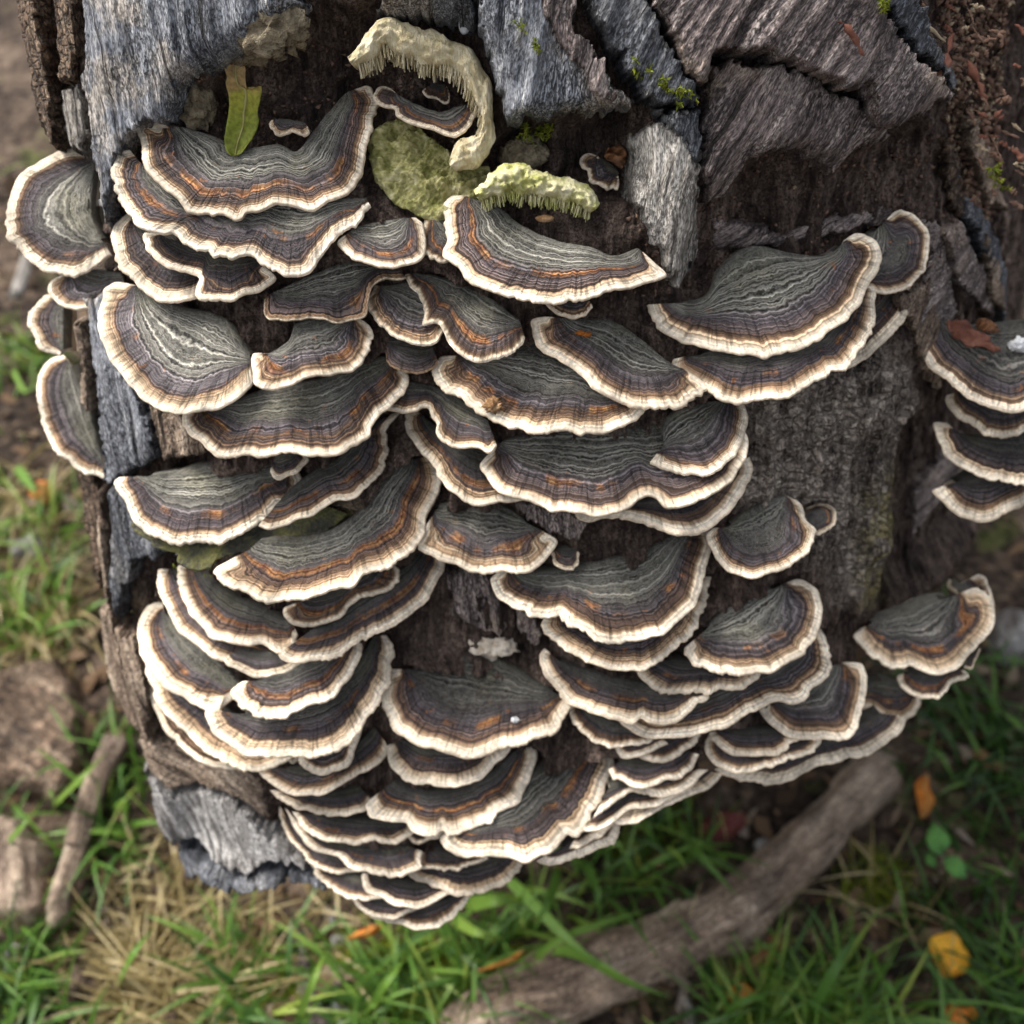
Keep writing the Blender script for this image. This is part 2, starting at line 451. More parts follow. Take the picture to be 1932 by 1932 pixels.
# ------------------------------------------------------------------ bracket data, traced in photo pixels (0..1932)
REG = {'D': (0, 0, 3024), 'a': (0, 0, 1000), 'b': (1000, 0, 1000), 'c': (2024, 0, 1000), 'd': (0, 1000, 1000), 'e': (1000, 1000, 1000),
       'f': (2024, 1000, 1000), 'J': (1550, 1700, 600), 'K': (2000, 1850, 600), 'L': (380, 1650, 600), 'Q': (780, 2000, 600),
       'N': (800, 2250, 600), 'O': (1300, 2150, 600), 'P': (2480, 1650, 544), 'h': (1000, 2024, 1000)}
def cv(reg, pts):
    ox, oy, s = REG[reg]
    p = np.asarray(pts, float)
    return (np.array([ox, oy]) + p * (s / 1932.0)) * (1932.0 / 3024.0)

GT = 'brackets of the crowded lower tiers'
GZ = 'soft pale brackets of the undermost tiers'
STK = 'dark banded bracket with cream rim in the crowded lower tiers of the cluster'
LOW = 'cream edged bracket in the narrow overlapping stack at the bottom tip of the cluster'
PAL = 'pale beige bracket tucked deep under the speckled grey cream one'
# key, region, rim (left, front, right), base, height pixel, (orange, grey, dark), label, options
BR = [
 ('L1','D',[(170,278),(130,278),(85,295),(40,325),(12,370),(6,420),(25,455),(55,490),(95,512),(130,520),(165,505),(207,478)],[(178,320),(172,400),(190,450)],400,(.1,.8,0),'large rounded grey bracket with broad white rim beside the long grey plank',{'tilt':34,'lift':-.004}),
 ('L2','D',[(125,512),(97,528),(95,550),(110,570),(140,581),(170,577),(200,558),(235,545)],[(150,508),(190,510),(230,515)],520,(.2,.5,.1),'small cream bracket squeezed under the large rounded grey one at the log edge',{}),
 ('L3','D',[(104,545),(70,565),(55,595),(57,630),(75,655),(112,668)],[(120,560),(120,660)],608,(0,.7,0),'narrow white rimmed bracket half hidden by the pale bark sliver',{'tilt':30,'lift':-.004}),
 ('L4','D',[(116,667),(85,680),(70,710),(68,755),(75,800),(95,840),(125,870),(160,890),(195,900)],[(135,690),(165,760),(190,860)],770,(.05,.6,0),'tall white rimmed bracket behind the lower end of the grey plank',{'tilt':30,'lift':-.006}),
 ('A1','D',[(305,240),(275,228),(258,240),(262,275),(275,310),(290,335),(320,365),(350,385),(400,395),(450,403),(465,395),(500,390),(525,378),(560,382),(590,385),(625,372),(655,360),(670,345),(680,320),(690,280),(697,240),(702,205),(706,175),(690,152),(668,160)],[(345,240),(415,262),(440,285),(520,272),(560,285),(600,235),(648,178)],272,(.75,1,0),'large grey bracket with orange band and a green leaf standing on it',{'tilt':25,'wave':.0016,'lift':.006}),
 ('A5','a',[(1550,685),(1545,700),(1560,725),(1600,757),(1650,742),(1690,748),(1735,768),(1762,748),(1755,722)],[(1590,675),(1680,685),(1745,705)],228,(.7,.1,.1),'tiny ruffled bracket with white lip at the back of the leaf bearing one',{'tilt':26,'lift':.008}),
 ('A2','D',[(245,283),(217,290),(205,320),(215,355),(235,385),(250,410),(270,430),(300,437),(325,435),(345,455),(380,470),(430,482),(470,480),(510,505),(540,514),(570,510),(590,498),(600,480),(625,450),(650,425),(672,416),(690,398),(698,384)],[(285,330),(400,370),(560,375),(690,374)],362,(.7,.6,.25),'wide wavy bracket with rust orange band directly beneath the leaf bearing one',{}),
 ('A3','D',[(238,395),(208,420),(205,450),(215,480),(235,510),(265,540),(295,563),(330,568),(365,560),(385,548)],[(270,425),(330,440),(385,470)],458,(.3,.25,.4),'dark purple bracket with thick cream edge under the wide wavy one',{}),
 ('A4','a',[(880,1320),(820,1325),(840,1420),(940,1510),(1080,1545),(1135,1580),(1115,1650),(1180,1690),(1300,1700),(1430,1670),(1540,1610),(1560,1560),(1500,1530)],[(980,1370),(1150,1400),(1450,1460)],425,(.1,.2,.6),'shaded dark bracket with notched front squeezed below the wide wavy one',{}),
 ('B1','b',[(20,1350),(0,1370),(60,1440),(180,1490),(300,1510),(400,1490),(470,1450),(490,1390),(490,1340),(475,1270),(435,1235)],[(90,1300),(200,1270),(380,1245)],418,(.5,.8,.1),'small shallow grey bracket with cream rim below the green crusted one',{}),
 ('B2','b',[(495,1240),(480,1330),(488,1410),(530,1455),(590,1490),(650,1475)],[(570,1240),(640,1300)],437,(.9,.5,.1),'tiny orange tinged bracket wedged beside the big smooth grey fan',{}),
 ('C1','b',[(690,1095),(640,1105),(612,1160),(612,1250),(620,1340),(585,1415),(640,1465),(690,1500),(730,1560),(800,1610),(900,1650),(1000,1680),(1100,1695),(1200,1710),(1300,1690),(1400,1690),(1500,1660),(1600,1640),(1700,1600),(1800,1580),(1866,1550),(1800,1490),(1750,1440)],[(800,1140),(920,1185),(1050,1290),(1250,1370),(1430,1410),(1580,1460),(1710,1420)],420,(.95,1.0,0),'big smooth grey fan with orange ring below the green crusted bracket',{'lift':.002}),
 ('C2','b',[(1185,1700),(1190,1740),(1260,1795),(1330,1805),(1400,1785),(1445,1735)],[(1250,1660),(1400,1660)],520,(.3,.1,.3),'little plain cream lip peeping out under the big smooth grey fan',{}),
 ('D1','D',[(1226,572),(1232,590),(1245,610),(1265,628),(1300,645),(1345,660),(1400,665),(1450,668),(1500,655),(1540,640),(1575,618),(1605,590),(1630,555),(1648,520),(1660,490),(1657,462),(1640,445),(1615,438),(1593,452)],[(1285,572),(1335,558),(1360,505),(1420,465),(1500,478),(1555,482),(1588,464)],500,(.15,1,.1),'large grey blue bracket with curled white edge under the purple brown ledge',{'tilt':28,'lift':.004}),
 ('D2','c',[(1130,1285),(1190,1210),(1250,1195),(1310,1215),(1360,1270),(1395,1350),(1390,1440),(1370,1530),(1330,1590),(1270,1640),(1180,1665),(1100,1660),(1040,1640)][::-1],[(1000,1560),(1000,1450),(1060,1340),(1110,1300)],548,(.05,.5,.1),'upright rounded bracket behind the curled white end of the grey blue one',{'tilt':34}),
 ('D3','D',[(1275,672),(1272,690),(1290,705),(1330,720),(1345,740),(1360,755),(1420,752),(1480,745),(1530,720),(1570,695),(1600,690),(1620,665),(1640,630),(1655,590),(1658,550),(1650,535)],[(1320,670),(1400,640),(1520,630),(1610,550)],612,(.5,.2,.5),'wide dark brown bracket forming the second tier under the grey blue one',{}),
 ('D4','D',[(1560,698),(1590,693),(1620,680),(1660,650),(1695,615),(1715,580),(1726,545),(1718,530)],[(1590,640),(1650,570),(1690,535)],640,(.1,.1,.2),'thin pale bracket edge behind the wide dark brown second tier',{}),
 ('E3','D',[(500,558),(497,575),(505,594),(530,597),(570,592),(610,595),(650,600),(685,590),(695,560),(705,538),(735,526),(764,520)],[(530,545),(600,515),(660,495),(740,500)],528,(.2,1,.2),'dull woolly grey bracket with thin brown edge and no white rim',{'rim':.3,'wave':.002}),
 ('F1','D',[(705,535),(694,562),(700,585),(715,608),(738,625),(771,638),(800,643),(820,637),(835,620)],[(725,540),(770,535),(815,560)],566,(.2,.4,.3),'small dark bracket tucked under the twisted brown edged one',{'rim':.6}),
 ('F2','D',[(764,514),(772,535),(790,552),(800,580),(800,608),(822,605),(840,625),(852,650),(865,665),(885,675),(920,677),(945,670),(965,660),(985,642),(990,630)],[(790,516),(860,530),(920,560),(980,605)],548,(.8,.7,.2),'twisted bracket with wavy brown orange edge below the big smooth grey fan',{'wave':.0025,'rim':.6}),
 ('E1','D',[(250,535),(215,530),(190,550),(183,590),(190,640),(205,675),(225,700),(255,730),(285,755),(315,770),(350,777),(390,770),(425,758),(450,745),(472,718),(478,695)],[(275,545),(340,580),(420,600),(470,670)],596,(.15,1,0),'broad fan shaped grey bracket with white rim beside the grey plank',{'lift':.003}),
 ('E2','D',[(495,668),(478,670),(474,695),(476,712),(489,722),(515,725),(545,717),(579,708),(612,707),(638,702),(659,695),(672,682),(689,665),(700,639),(695,612),(675,596)],[(510,668),(545,640),(560,610),(600,600),(650,594)],606,(.4,.8,0),'cupped grey bracket with scalloped white edge overlapping the broad fan',{'wave':.002,'lift':.002}),
 ('E4','D',[(350,772),(341,778),(341,794),(357,814),(380,831),(400,851),(430,857),(460,849),(486,854),(516,851),(559,849),(595,854),(640,850),(672,834),(695,814),(700,798),(718,771),(748,745),(763,725),(767,702),(750,688)],[(420,765),(500,735),(600,715),(680,680),(735,670)],708,(.55,.7,.1),'wide bracket with orange freckles under the broad fan and the cupped one',{}),
 ('E5','D',[(489,988),(516,994),(542,986),(562,976),(592,966),(615,950),(638,943),(655,942),(672,930),(690,910),(715,884),(730,851),(728,824),(732,804),(748,784),(757,772)],[(540,930),(590,890),(640,860),(700,800)],900,(.6,.1,.5),'shaded brown bracket with ragged cream edge below the orange freckled one',{}),
 ('E6','D',[(222,898),(213,908),(225,930),(235,956),(248,976),(268,993),(291,1009),(317,1019),(343,1021),(389,1022),(423,1018),(456,1003),(480,986),(503,970),(523,953),(546,943),(562,923),(566,903),(560,882)],[(280,898),(330,890),(380,875),(450,872),(520,876)],878,(.45,1,0),'half moon bracket with bright white rim below the brown wood block',{'lift':.002}),
 ('E6b','D',[(510,885),(516,897),(530,902),(545,893),(569,884),(581,867),(574,855)],[(520,858),(560,852)],858,(.3,.1,.2),'tiny folded bracket sitting on the corner of the half moon one',{}),
 ('E7','D',[(246,985),(255,1005),(290,1025),(330,1040),(335,1060),(390,1072),(410,1050),(470,1032),(540,1015),(600,1000),(655,968)],[(330,990),(450,990),(600,950)],944,(0,.2,.7),'old dark bracket with mossy green edge under the half moon one',{'mat':'mossy','rim':.15}),
 ('E8','D',[(440,1058),(408,1068),(405,1085),(420,1098),(443,1112),(469,1125),(495,1133),(535,1131),(579,1125),(612,1118),(639,1108),(665,1101),(682,1079),(705,1070),(738,1059),(771,1039),(791,1022),(801,1003),(804,976),(817,943),(828,910),(825,880),(812,860)],[(490,1020),(600,1010),(660,980),(700,920),(760,868)],962,(1.15,.75,.35),'large olive dark bracket with the brightest orange band of all',{'wave':.0018}),
 ('M1','D',[(1030,597),(1008,603),(1015,635),(1030,655),(1055,672),(1080,690),(1105,710),(1120,728),(1145,742),(1170,752),(1200,762),(1250,764),(1290,758),(1320,745),(1336,730),(1330,714),(1305,703)],[(1080,602),(1150,605),(1210,640),(1265,688)],606,(.4,.8,.15),'sloping dark grey bracket with orange leaf crumbs between the two largest fans',{'roll':6}),
 ('M2b','D',[(728,655),(735,690),(760,697),(790,700),(815,696),(826,680)],[(735,640),(770,630),(810,640)],650,(.1,.2,.6),'very dark bracket without pale rim under the small dark one',{'rim':.1}),
 ('M2','e',[(650,85),(570,90),(535,160),(545,220),(620,290),(720,350),(820,420),(900,460),(1000,495),(1100,515),(1200,525),(1300,525),(1380,540),(1420,520),(1550,505),(1650,470),(1730,420),(1750,385)],[(740,110),(950,60),(1150,40),(1370,100),(1620,320)],664,(.5,.7,.15),'purple grey bracket with a dry brown crumb lying on its white edge',{}),
 ('M3a','e',[(260,350),(235,380),(330,395),(430,415),(470,385),(510,385),(530,430),(560,470),(560,520),(620,590),(700,620),(800,625),(860,645),(900,600)],[(310,290),(430,250),(640,310),(850,470)],742,(.2,.4,.5),'wavy dark bracket running into the long one under the crumb bearing bracket',{'wave':.002}),
 ('M3b','e',[(870,630),(850,650),(810,700),(830,750),(880,830),(960,890),(1060,920),(1150,950),(1220,975),(1300,970),(1400,990),(1550,990),(1650,960),(1750,900),(1810,890),(1870,940),(1960,955),(2079,910),(2208,840),(2268,770),(2318,660),(2340,570),(2310,510)],[(950,580),(1250,490),(1550,500),(1850,490),(2150,460)],800,(.3,.8,.35),'very long dark bracket with white rim below the crumb bearing one',{}),
 ('M4','D',[(1240,862),(1229,868),(1245,878),(1270,887),(1293,893),(1330,892),(1360,882),(1383,860),(1395,835),(1405,805),(1408,780),(1402,757)],[(1255,845),(1250,800),(1280,772),(1340,757)],772,(.25,.5,.1),'fan shaped bracket resting on one end of the very long one',{}),
 ('M5','D',[(1085,966),(1092,980),(1115,983),(1135,978),(1168,976),(1218,985),(1267,1002),(1293,1005),(1330,995),(1365,975),(1390,945),(1405,920),(1418,890),(1413,862)],[(1150,950),(1250,935),(1350,890)],896,(.1,.1,.3),'pale rimmed bracket just showing beneath the very long one',{}),
 ('M6','D',[(785,772),(771,778),(769,804),(781,827),(798,854),(821,877),(824,894),(837,913),(857,927),(877,943),(903,950),(937,943),(985,938)],[(805,790),(850,820),(930,850)],842,(1.0,.1,.55),'brown bracket with ochre patches under the wavy dark one',{}),
 ('M7','e',[(500,1060),(460,1160),(480,1190),(560,1230),(640,1270),(740,1310),(860,1330),(960,1320),(1060,1320),(1140,1280),(1190,1220),(1230,1170),(1242,1140),(1210,1118),(1160,1130)],[(570,960),(750,920),(960,965),(1110,1085)],974,(.35,.6,.35),'sharply ringed charcoal bracket with white tip beside bare grey fibres',{}),
 ('M8','D',[(945,1074),(928,1089),(933,1109),(946,1128),(970,1142),(993,1145),(999,1155),(1029,1163),(1052,1158),(1072,1178),(1102,1191),(1128,1205),(1168,1210),(1201,1208),(1234,1198),(1267,1181),(1300,1150),(1325,1110),(1338,1060),(1341,1020),(1333,1000)],[(990,1080),(1050,1075),(1120,1062),(1200,1045),(1270,1010)],1046,(.5,.75,.25),'large finely ringed bracket with a tiny brown one growing on it',{}),
 ('M8b','D',[(1041,1043),(1045,1058),(1058,1068),(1075,1069),(1088,1062),(1093,1043)],[(1052,1036),(1085,1036)],1036,(.9,0,.35),'tiny brown bracket with white underside on top of the large ringed one',{'lift':.004}),
 ('M9','D',[(1030,1158),(1029,1181),(1039,1198),(1059,1214),(1085,1231),(1109,1247),(1152,1260),(1195,1263),(1234,1250),(1277,1224),(1305,1195),(1325,1160),(1337,1120),(1341,1085)],[(1100,1180),(1200,1165),(1300,1090)],1122,(.1,.2,.3),'cream margined bracket forming the tier right under the large finely ringed one',{}),
 ('R1','f',[(165,1075),(130,1110),(150,1190),(200,1260),(260,1310),(340,1340),(420,1350),(500,1320),(590,1290),(660,1240),(720,1200),(755,1130),(735,1070),(690,1020),(660,930),(600,895)],[(240,1080),(320,1010),(420,950),(560,900)],968,(.2,.7,.2),'single banded bracket on the bare cracked bark',{}),
 ('R1b','f',[(710,1090),(770,1110),(825,1090),(852,1045),(840,980),(800,945),(745,945),(690,960)],[(680,985),(680,1040)],985,(.9,0,.1),'little rusty lobe with white rim budding from the bracket on bare bark',{'lift':-.001}),
 ('R2','D',[(1300,1215),(1290,1225),(1300,1245),(1330,1260),(1370,1268),(1410,1270),(1450,1265),(1490,1250),(1520,1230),(1540,1200),(1551,1165),(1548,1125),(1530,1100),(1505,1091),(1480,1100)],[(1330,1190),(1370,1150),(1430,1120),(1470,1108)],1148,(.3,.9,.05),'plump grey brown bracket with glowing white edge over the lower tiers',{}),
 ('S3','D',[(552,1138),(535,1145),(536,1155),(544,1165),(556,1173),(576,1176),(598,1177),(616,1175),(639,1165),(659,1145),(675,1122),(698,1120),(725,1115),(745,1102),(755,1079),(743,1058)],[(585,1130),(640,1110),(700,1070)],1098,(.8,.1,.35),'two lobed small bracket with rusty centre below the brightest orange band',{}),
 ('S2','L',[(490,60),(470,100),(485,180),(490,310),(540,430),(590,530),(660,580),(720,650),(760,730),(840,755),(920,770),(1000,800),(1060,820),(1130,810),(1220,780),(1300,800),(1350,850),(1400,890),(1480,900),(1560,890),(1597,870),(1585,770),(1600,710)],[(700,130),(900,300),(1200,450),(1550,600)],1112,(1.0,.2,.45),'rust banded bracket with a ragged fold at one end',{'wave':.0016}),
 ('S2b','D',[(525,1232),(536,1243),(556,1249),(570,1251),(590,1245),(626,1239),(639,1237),(665,1216),(705,1201),(738,1181),(778,1155),(804,1125),(824,1092),(840,1059),(836,1030)],[(600,1180),(680,1130),(760,1070),(800,1030)],1128,(.95,.1,.4),'long crescent bracket with rust band and broad cream margin',{}),
 ('S1','L',[(340,92),(300,95),(265,180),(270,300),(330,440),(380,550),(470,660),(560,740),(680,820),(780,890),(860,930),(920,950),(1000,980),(1100,990),(1200,1010),(1300,1040),(1450,1030),(1610,990)],[(460,100),(700,300),(1000,600),(1500,800)],1140,(.7,0,.1),'cream bracket with brown fringed band behind the rust banded one',{}),
 ('S1b','L',[(900,930),(920,955),(960,1010),(1060,1070),(1200,1100),(1350,1095),(1480,1060),(1620,990)],[(1050,880),(1450,900)],1158,(0,0,.1),'thin plain cream bracket edge under the brown fringed one',{}),
 ('S7','D',[(458,1284),(438,1298),(439,1310),(445,1320),(457,1330),(473,1338),(487,1348),(503,1353),(521,1354),(540,1350),(552,1342),(580,1332),(606,1322),(626,1310),(650,1290),(668,1265),(678,1240),(680,1212)],[(485,1285),(540,1265),(600,1235),(650,1212)],1188,(.95,.15,.4),'crescent bracket with orange brown stripe lying across the grey fan shaped lower one',{}),
 ('S4','L',[(310,405),(240,400),(165,440),(125,520),(100,620),(80,750),(85,850),(110,930),(160,1000),(220,1070),(250,1130),(330,1200),(430,1260),(520,1320),(620,1380),(720,1430),(830,1460),(870,1400),(980,1320)],[(350,520),(600,750),(900,1000),(1040,1190)],1206,(.5,.7,.3),'grey fan bracket with blazing white rim over the torn bark',{}),
 ('S6','D',[(395,1335),(386,1345),(394,1372),(409,1388),(427,1398),(445,1411),(457,1421),(481,1424),(498,1425),(528,1425),(558,1423),(586,1427),(605,1423),(625,1417),(647,1405),(667,1389),(683,1367),(697,1345),(713,1331),(719,1318),(727,1296),(737,1265),(741,1225),(728,1198)],[(460,1350),(520,1330),(600,1300),(660,1260),(705,1200)],1268,(.75,.3,.4),'big curved bracket with thin orange line touching the blackest one',{}),
 ('S5','D',[(276,1255),(276,1275),(288,1303),(308,1343),(337,1369),(374,1399),(413,1429),(450,1445),(496,1449),(526,1437),(560,1420)],[(330,1285),(420,1330),(520,1390)],1318,(.1,0,.3),'narrow brown streaked bracket edge along the flank above the torn bark',{}),
 ('S5b','D',[(272,1250),(274,1293),(298,1346),(314,1379),(337,1406),(370,1432),(410,1443),(450,1450)],[(320,1320),(400,1380)],1340,(0,0,.1),'outermost cream bracket sliver against the torn bark',{}),
 ('S9','D',[(748,1260),(730,1262),(722,1290),(720,1320),(727,1345),(735,1365),(755,1380),(775,1395),(810,1410),(850,1422),(885,1428),(920,1420),(960,1405),(990,1400),(1015,1390),(1045,1375),(1067,1355),(1077,1330),(1070,1308)],[(785,1268),(850,1240),(930,1240),(1000,1280),(1050,1308)],1258,(.6,.25,.75),'the blackest bracket, smooth topped with red brown ring and cream rim',{}),
 ('S8','D',[(564,1422),(563,1437),(570,1448),(584,1456),(601,1459),(621,1456),(641,1446),(657,1435),(669,1415),(675,1397),(679,1381)],[(600,1410),(640,1380)],1388,(0,0,.3),'small grey cream bracket hanging under the thin orange lined one',{}),
 ('S8b','D',[(533,1424),(545,1437),(555,1438),(565,1430)],[(540,1408),(556,1408)],1404,(0,0,0),STK,{'group':GT}),
 ('T2','D',[(729,1405),(732,1425),(740,1443),(752,1458),(768,1472),(784,1478),(807,1477),(832,1480),(858,1481),(881,1474),(910,1462),(937,1439),(956,1422),(966,1402)],[(765,1395),(820,1405),(880,1400),(935,1385)],1402,(.2,.1,.4),'crescent bracket tucked right under the blackest one',{}),
 ('T1','D',[(484,1446),(498,1466),(514,1478),(534,1488),(554,1498),(582,1499),(607,1494),(633,1484),(657,1470),(681,1456),(705,1446),(721,1434),(728,1420),(728,1402)],[(540,1450),(600,1445),(660,1415),(705,1370)],1412,(.2,.1,.45),'dark wing shaped bracket under the thin orange lined one',{}),
 ('U1','D',[(698,1508),(690,1520),(697,1538),(709,1546),(726,1550),(746,1550),(764,1552),(776,1564),(792,1569),(812,1570),(832,1563),(845,1571),(858,1574),(880,1564),(903,1551),(930,1548),(943,1528),(970,1515),(986,1491),(993,1478),(1006,1452),(1009,1425),(1001,1396)],[(740,1475),(800,1495),(870,1485),(930,1455),(968,1420)],1468,(.8,.1,.4),'scalloped bracket with reddish band on the cluster front below the blackest one',{}),
 ('U0','D',[(508,1490),(520,1500),(538,1508),(558,1520),(578,1528),(601,1534),(625,1536),(649,1534),(671,1528),(692,1522),(700,1508)],[(560,1490),(620,1495),(680,1485)],1488,(.1,0,.4),STK,{'group':GT}),
 ('U2','D',[(842,1566),(829,1581),(834,1597),(851,1607),(877,1614),(903,1614),(937,1616),(970,1620),(986,1625),(1009,1619),(1036,1604),(1062,1581),(1073,1572),(1082,1578),(1095,1574),(1105,1554),(1122,1525),(1138,1495),(1145,1472),(1157,1442),(1155,1419),(1138,1405),(1120,1408)],[(880,1565),(950,1520),(1000,1460),(1050,1430),(1100,1415)],1484,(.85,.45,.4),'dark woolly bracket with a split white edge beside the scalloped reddish banded one',{}),
 ('V1','N',[(200,470),(260,560),(330,630),(420,690),(520,730),(640,750),(760,765),(870,770),(960,740),(1050,750),(1130,760),(1220,740),(1320,700),(1358,650),(1330,610)],[(400,500),(700,540),(1000,570),(1250,580)],1538,(.4,0,.4),'brown striped bracket with an orange fleck below the scalloped reddish banded one',{}),
 ('V2','N',[(1300,690),(1380,750),(1450,755),(1520,720),(1580,715),(1630,660)],[(1400,640),(1560,620)],1556,(0,0,.1),LOW,{'group':GT}),
 ('V3','N',[(130,430),(180,520),(240,640),(330,760),(420,830),(540,870),(680,920),(760,980),(850,1030),(960,1060),(1080,1080),(1200,1090),(1300,1070),(1380,1040),(1430,990),(1415,930),(1440,850)],[(400,740),(700,800),(1000,800),(1300,800)],1586,(.4,.1,.35),'broad ringed bracket under the orange flecked brown striped one',{}),
 ('V5','N',[(1440,860),(1420,960),(1450,990),(1540,1010),(1640,1030),(1750,1030),(1850,1010),(1960,960),(2060,910)],[(1550,850),(1700,870),(1900,860)],1600,(0,0,.2),'cream bracket wedged between the broad ringed one and the split edged one',{}),
 ('V4','N',[(80,420),(90,520),(140,660),(220,780),(300,860),(350,930),(400,980),(480,1020),(580,1050),(700,1055),(800,1040),(860,1030)],[(300,700),(500,850),(750,930)],1612,(0,0,.1),'outermost cream bracket edge along the grey bark below the broad ringed one',{}),
 ('V6','D',[(768,1648),(789,1662),(809,1668),(825,1678),(840,1682),(858,1687),(882,1688),(904,1685),(930,1675),(958,1663),(973,1649),(983,1637),(987,1622)],[(820,1636),(880,1630),(945,1615)],1634,(.1,0,.35),'dark centred bracket directly under the split edged woolly one',{}),
 ('V8','N',[(370,950),(430,1060),(500,1140),(600,1200),(700,1250),(790,1290),(880,1310),(980,1305),(1050,1285)],[(550,1040),(800,1080),(950,1160)],1654,(0,0,.25),LOW,{'group':GT}),
 ('V7','N',[(880,1055),(862,1070),(870,1120),(900,1190),(960,1240),(1060,1270),(1130,1330),(1200,1370),(1300,1385),(1420,1360),(1520,1330),(1620,1280),(1695,1240)],[(980,1080),(1200,1120),(1500,1160)],1650,(0,0,.4),LOW,{'group':GT}),
 ('V9','N',[(750,1270),(830,1370),(920,1440),(1020,1475),(1130,1490),(1250,1465),(1370,1410),(1440,1360)],[(950,1300),(1150,1330),(1330,1350)],1688,(0,0,.05),'plain cream bracket without dark centre just above the lowermost tip one',{}),
 ('V10','N',[(900,1430),(1000,1490),(1100,1515),(1200,1545),(1330,1572),(1470,1572),(1600,1550),(1700,1500),(1790,1430),(1845,1350),(1892,1262)],[(1100,1420),(1350,1390),(1600,1310),(1800,1265)],1704,(.1,0,.4),'lowermost bracket at the very tip of the cluster',{}),
 ('X3','D',[(1200,1250),(1208,1271),(1218,1282),(1234,1294),(1252,1302),(1278,1304),(1300,1304),(1323,1302),(1341,1305),(1358,1297),(1375,1299),(1390,1299),(1407,1295),(1421,1281),(1438,1262)],[(1260,1245),(1340,1245),(1410,1240)],1234,(.4,0,.5),'dark bracket with crinkled cream front under the plump grey brown one',{}),
 ('X2','J',[(190,690),(140,755),(160,860),(190,950),(250,1020),(320,1080),(380,1150),(460,1200),(540,1230),(620,1280),(720,1310),(850,1330),(960,1360),(1040,1380),(1110,1340),(1180,1380),(1290,1400),(1400,1390),(1500,1350),(1590,1280),(1640,1230),(1740,1150),(1725,1105)],[(310,800),(600,900),(1000,1000),(1400,1070),(1650,1120)],1262,(.6,.2,.6),'dark broad bracket with a drip shaped notch in its cream front',{}),
 ('X4','D',[(1160,1345),(1175,1364),(1189,1374),(1211,1384),(1234,1388),(1258,1391),(1278,1390),(1304,1386),(1329,1380),(1353,1374),(1377,1365),(1401,1353),(1425,1341),(1443,1331),(1468,1321),(1492,1325),(1512,1319),(1524,1309),(1532,1297),(1552,1281),(1564,1263),(1570,1244),(1566,1222),(1560,1204),(1548,1182)],[(1220,1340),(1320,1315),(1420,1270),(1490,1225),(1515,1185)],1292,(.2,.2,.35),'very long sweeping bracket below the plump grey brown one',{}),
 ('X1','J',[(440,1200),(432,1290),(460,1400),(540,1500),(640,1560),(740,1590),(850,1615),(980,1615),(1100,1590),(1200,1560),(1215,1520)],[(560,1250),(800,1380),(1100,1460)],1344,(0,.3,.1),'speckled grey cream bracket between the blackest one and the sweeping one',{}),
 ('X8','P',[(240,720),(170,790),(200,850),(260,930),(320,990),(390,1050),(480,1090),(580,1115),(680,1130),(760,1110),(830,1150),(900,1200),(1000,1225),(1100,1220),(1200,1180),(1280,1120),(1360,1030),(1420,980),(1480,900),(1560,820),(1620,720),(1640,600),(1620,480),(1590,390),(1520,330),(1430,300),(1345,330),(1310,385)],[(350,680),(550,600),(750,530),(950,440),(1150,420)],1128,(.95,.5,.3),'separate slate bracket with honey coloured inner rim at the log corner',{'tilt':26,'lift':.003}),
 ('X10','P',[(1590,560),(1632,440),(1610,340),(1560,270),(1530,200),(1450,168),(1385,200)],[(1350,430),(1250,350),(1270,260)],1138,(.2,.1,.1),'thin upright bracket flap behind the honey rimmed one',{'tilt':30,'lift':-.004}),
 ('X9','P',[(1310,1135),(1390,1155),(1430,1080),(1460,990),(1465,940)],[(1330,1070),(1400,980)],1168,(.2,0,0),'small cream flap under the honey rimmed bracket',{}),
 ('X7','P',[(640,1205),(612,1230),(620,1270),(650,1330),(720,1390),(800,1430),(880,1450),(960,1450),(1020,1460),(1090,1430),(1140,1370),(1180,1320),(1280,1280),(1355,1240),(1350,1195),(1320,1165)],[(740,1190),(950,1190),(1200,1160)],1210,(1.2,0,.15),'small rust coloured bracket with white rim under the honey rimmed one',{}),
 ('X5','D',[(1440,1330),(1433,1338),(1442,1351),(1452,1363),(1468,1374),(1488,1386),(1508,1393),(1536,1396),(1560,1394),(1583,1392),(1603,1386),(1619,1374),(1622,1358),(1628,1335),(1636,1300),(1637,1275),(1630,1250),(1600,1246)],[(1480,1320),(1530,1290),(1570,1256)],1306,(.35,.6,.15),'olive ringed bracket under the end of the very long sweeping one',{}),
 ('X6','D',[(1622,1322),(1628,1335),(1640,1333),(1656,1342),(1667,1353),(1685,1358),(1707,1358),(1721,1351),(1730,1338),(1736,1326),(1734,1315)],[(1635,1290),(1670,1285),(1712,1300)],1318,(.9,.3,.2),'bracket with reddish arc joined to the olive ringed one',{}),
 ('Y1','K',[(310,1000),(320,1060),(400,1130),(500,1190),(620,1210),(750,1205),(900,1200),(1020,1160),(1120,1090),(1185,1050)],[(450,990),(700,980),(1000,990)],1382,(0,0,.6),'dark crescent bracket directly under the olive ringed one, upper of a pair',{}),
 ('Y2','K',[(310,1020),(270,1110),(280,1190),(340,1270),(420,1320),(520,1365),(620,1370),(740,1360),(840,1320),(900,1330),(950,1300),(1030,1270),(1060,1240),(1100,1250),(1200,1220),(1290,1190),(1350,1120),(1372,1070)],[(430,1100),(700,1140),(1100,1110)],1398,(.1,0,.5),'dark crescent bracket under the olive ringed one, lower of a pair with crinkled edge',{}),
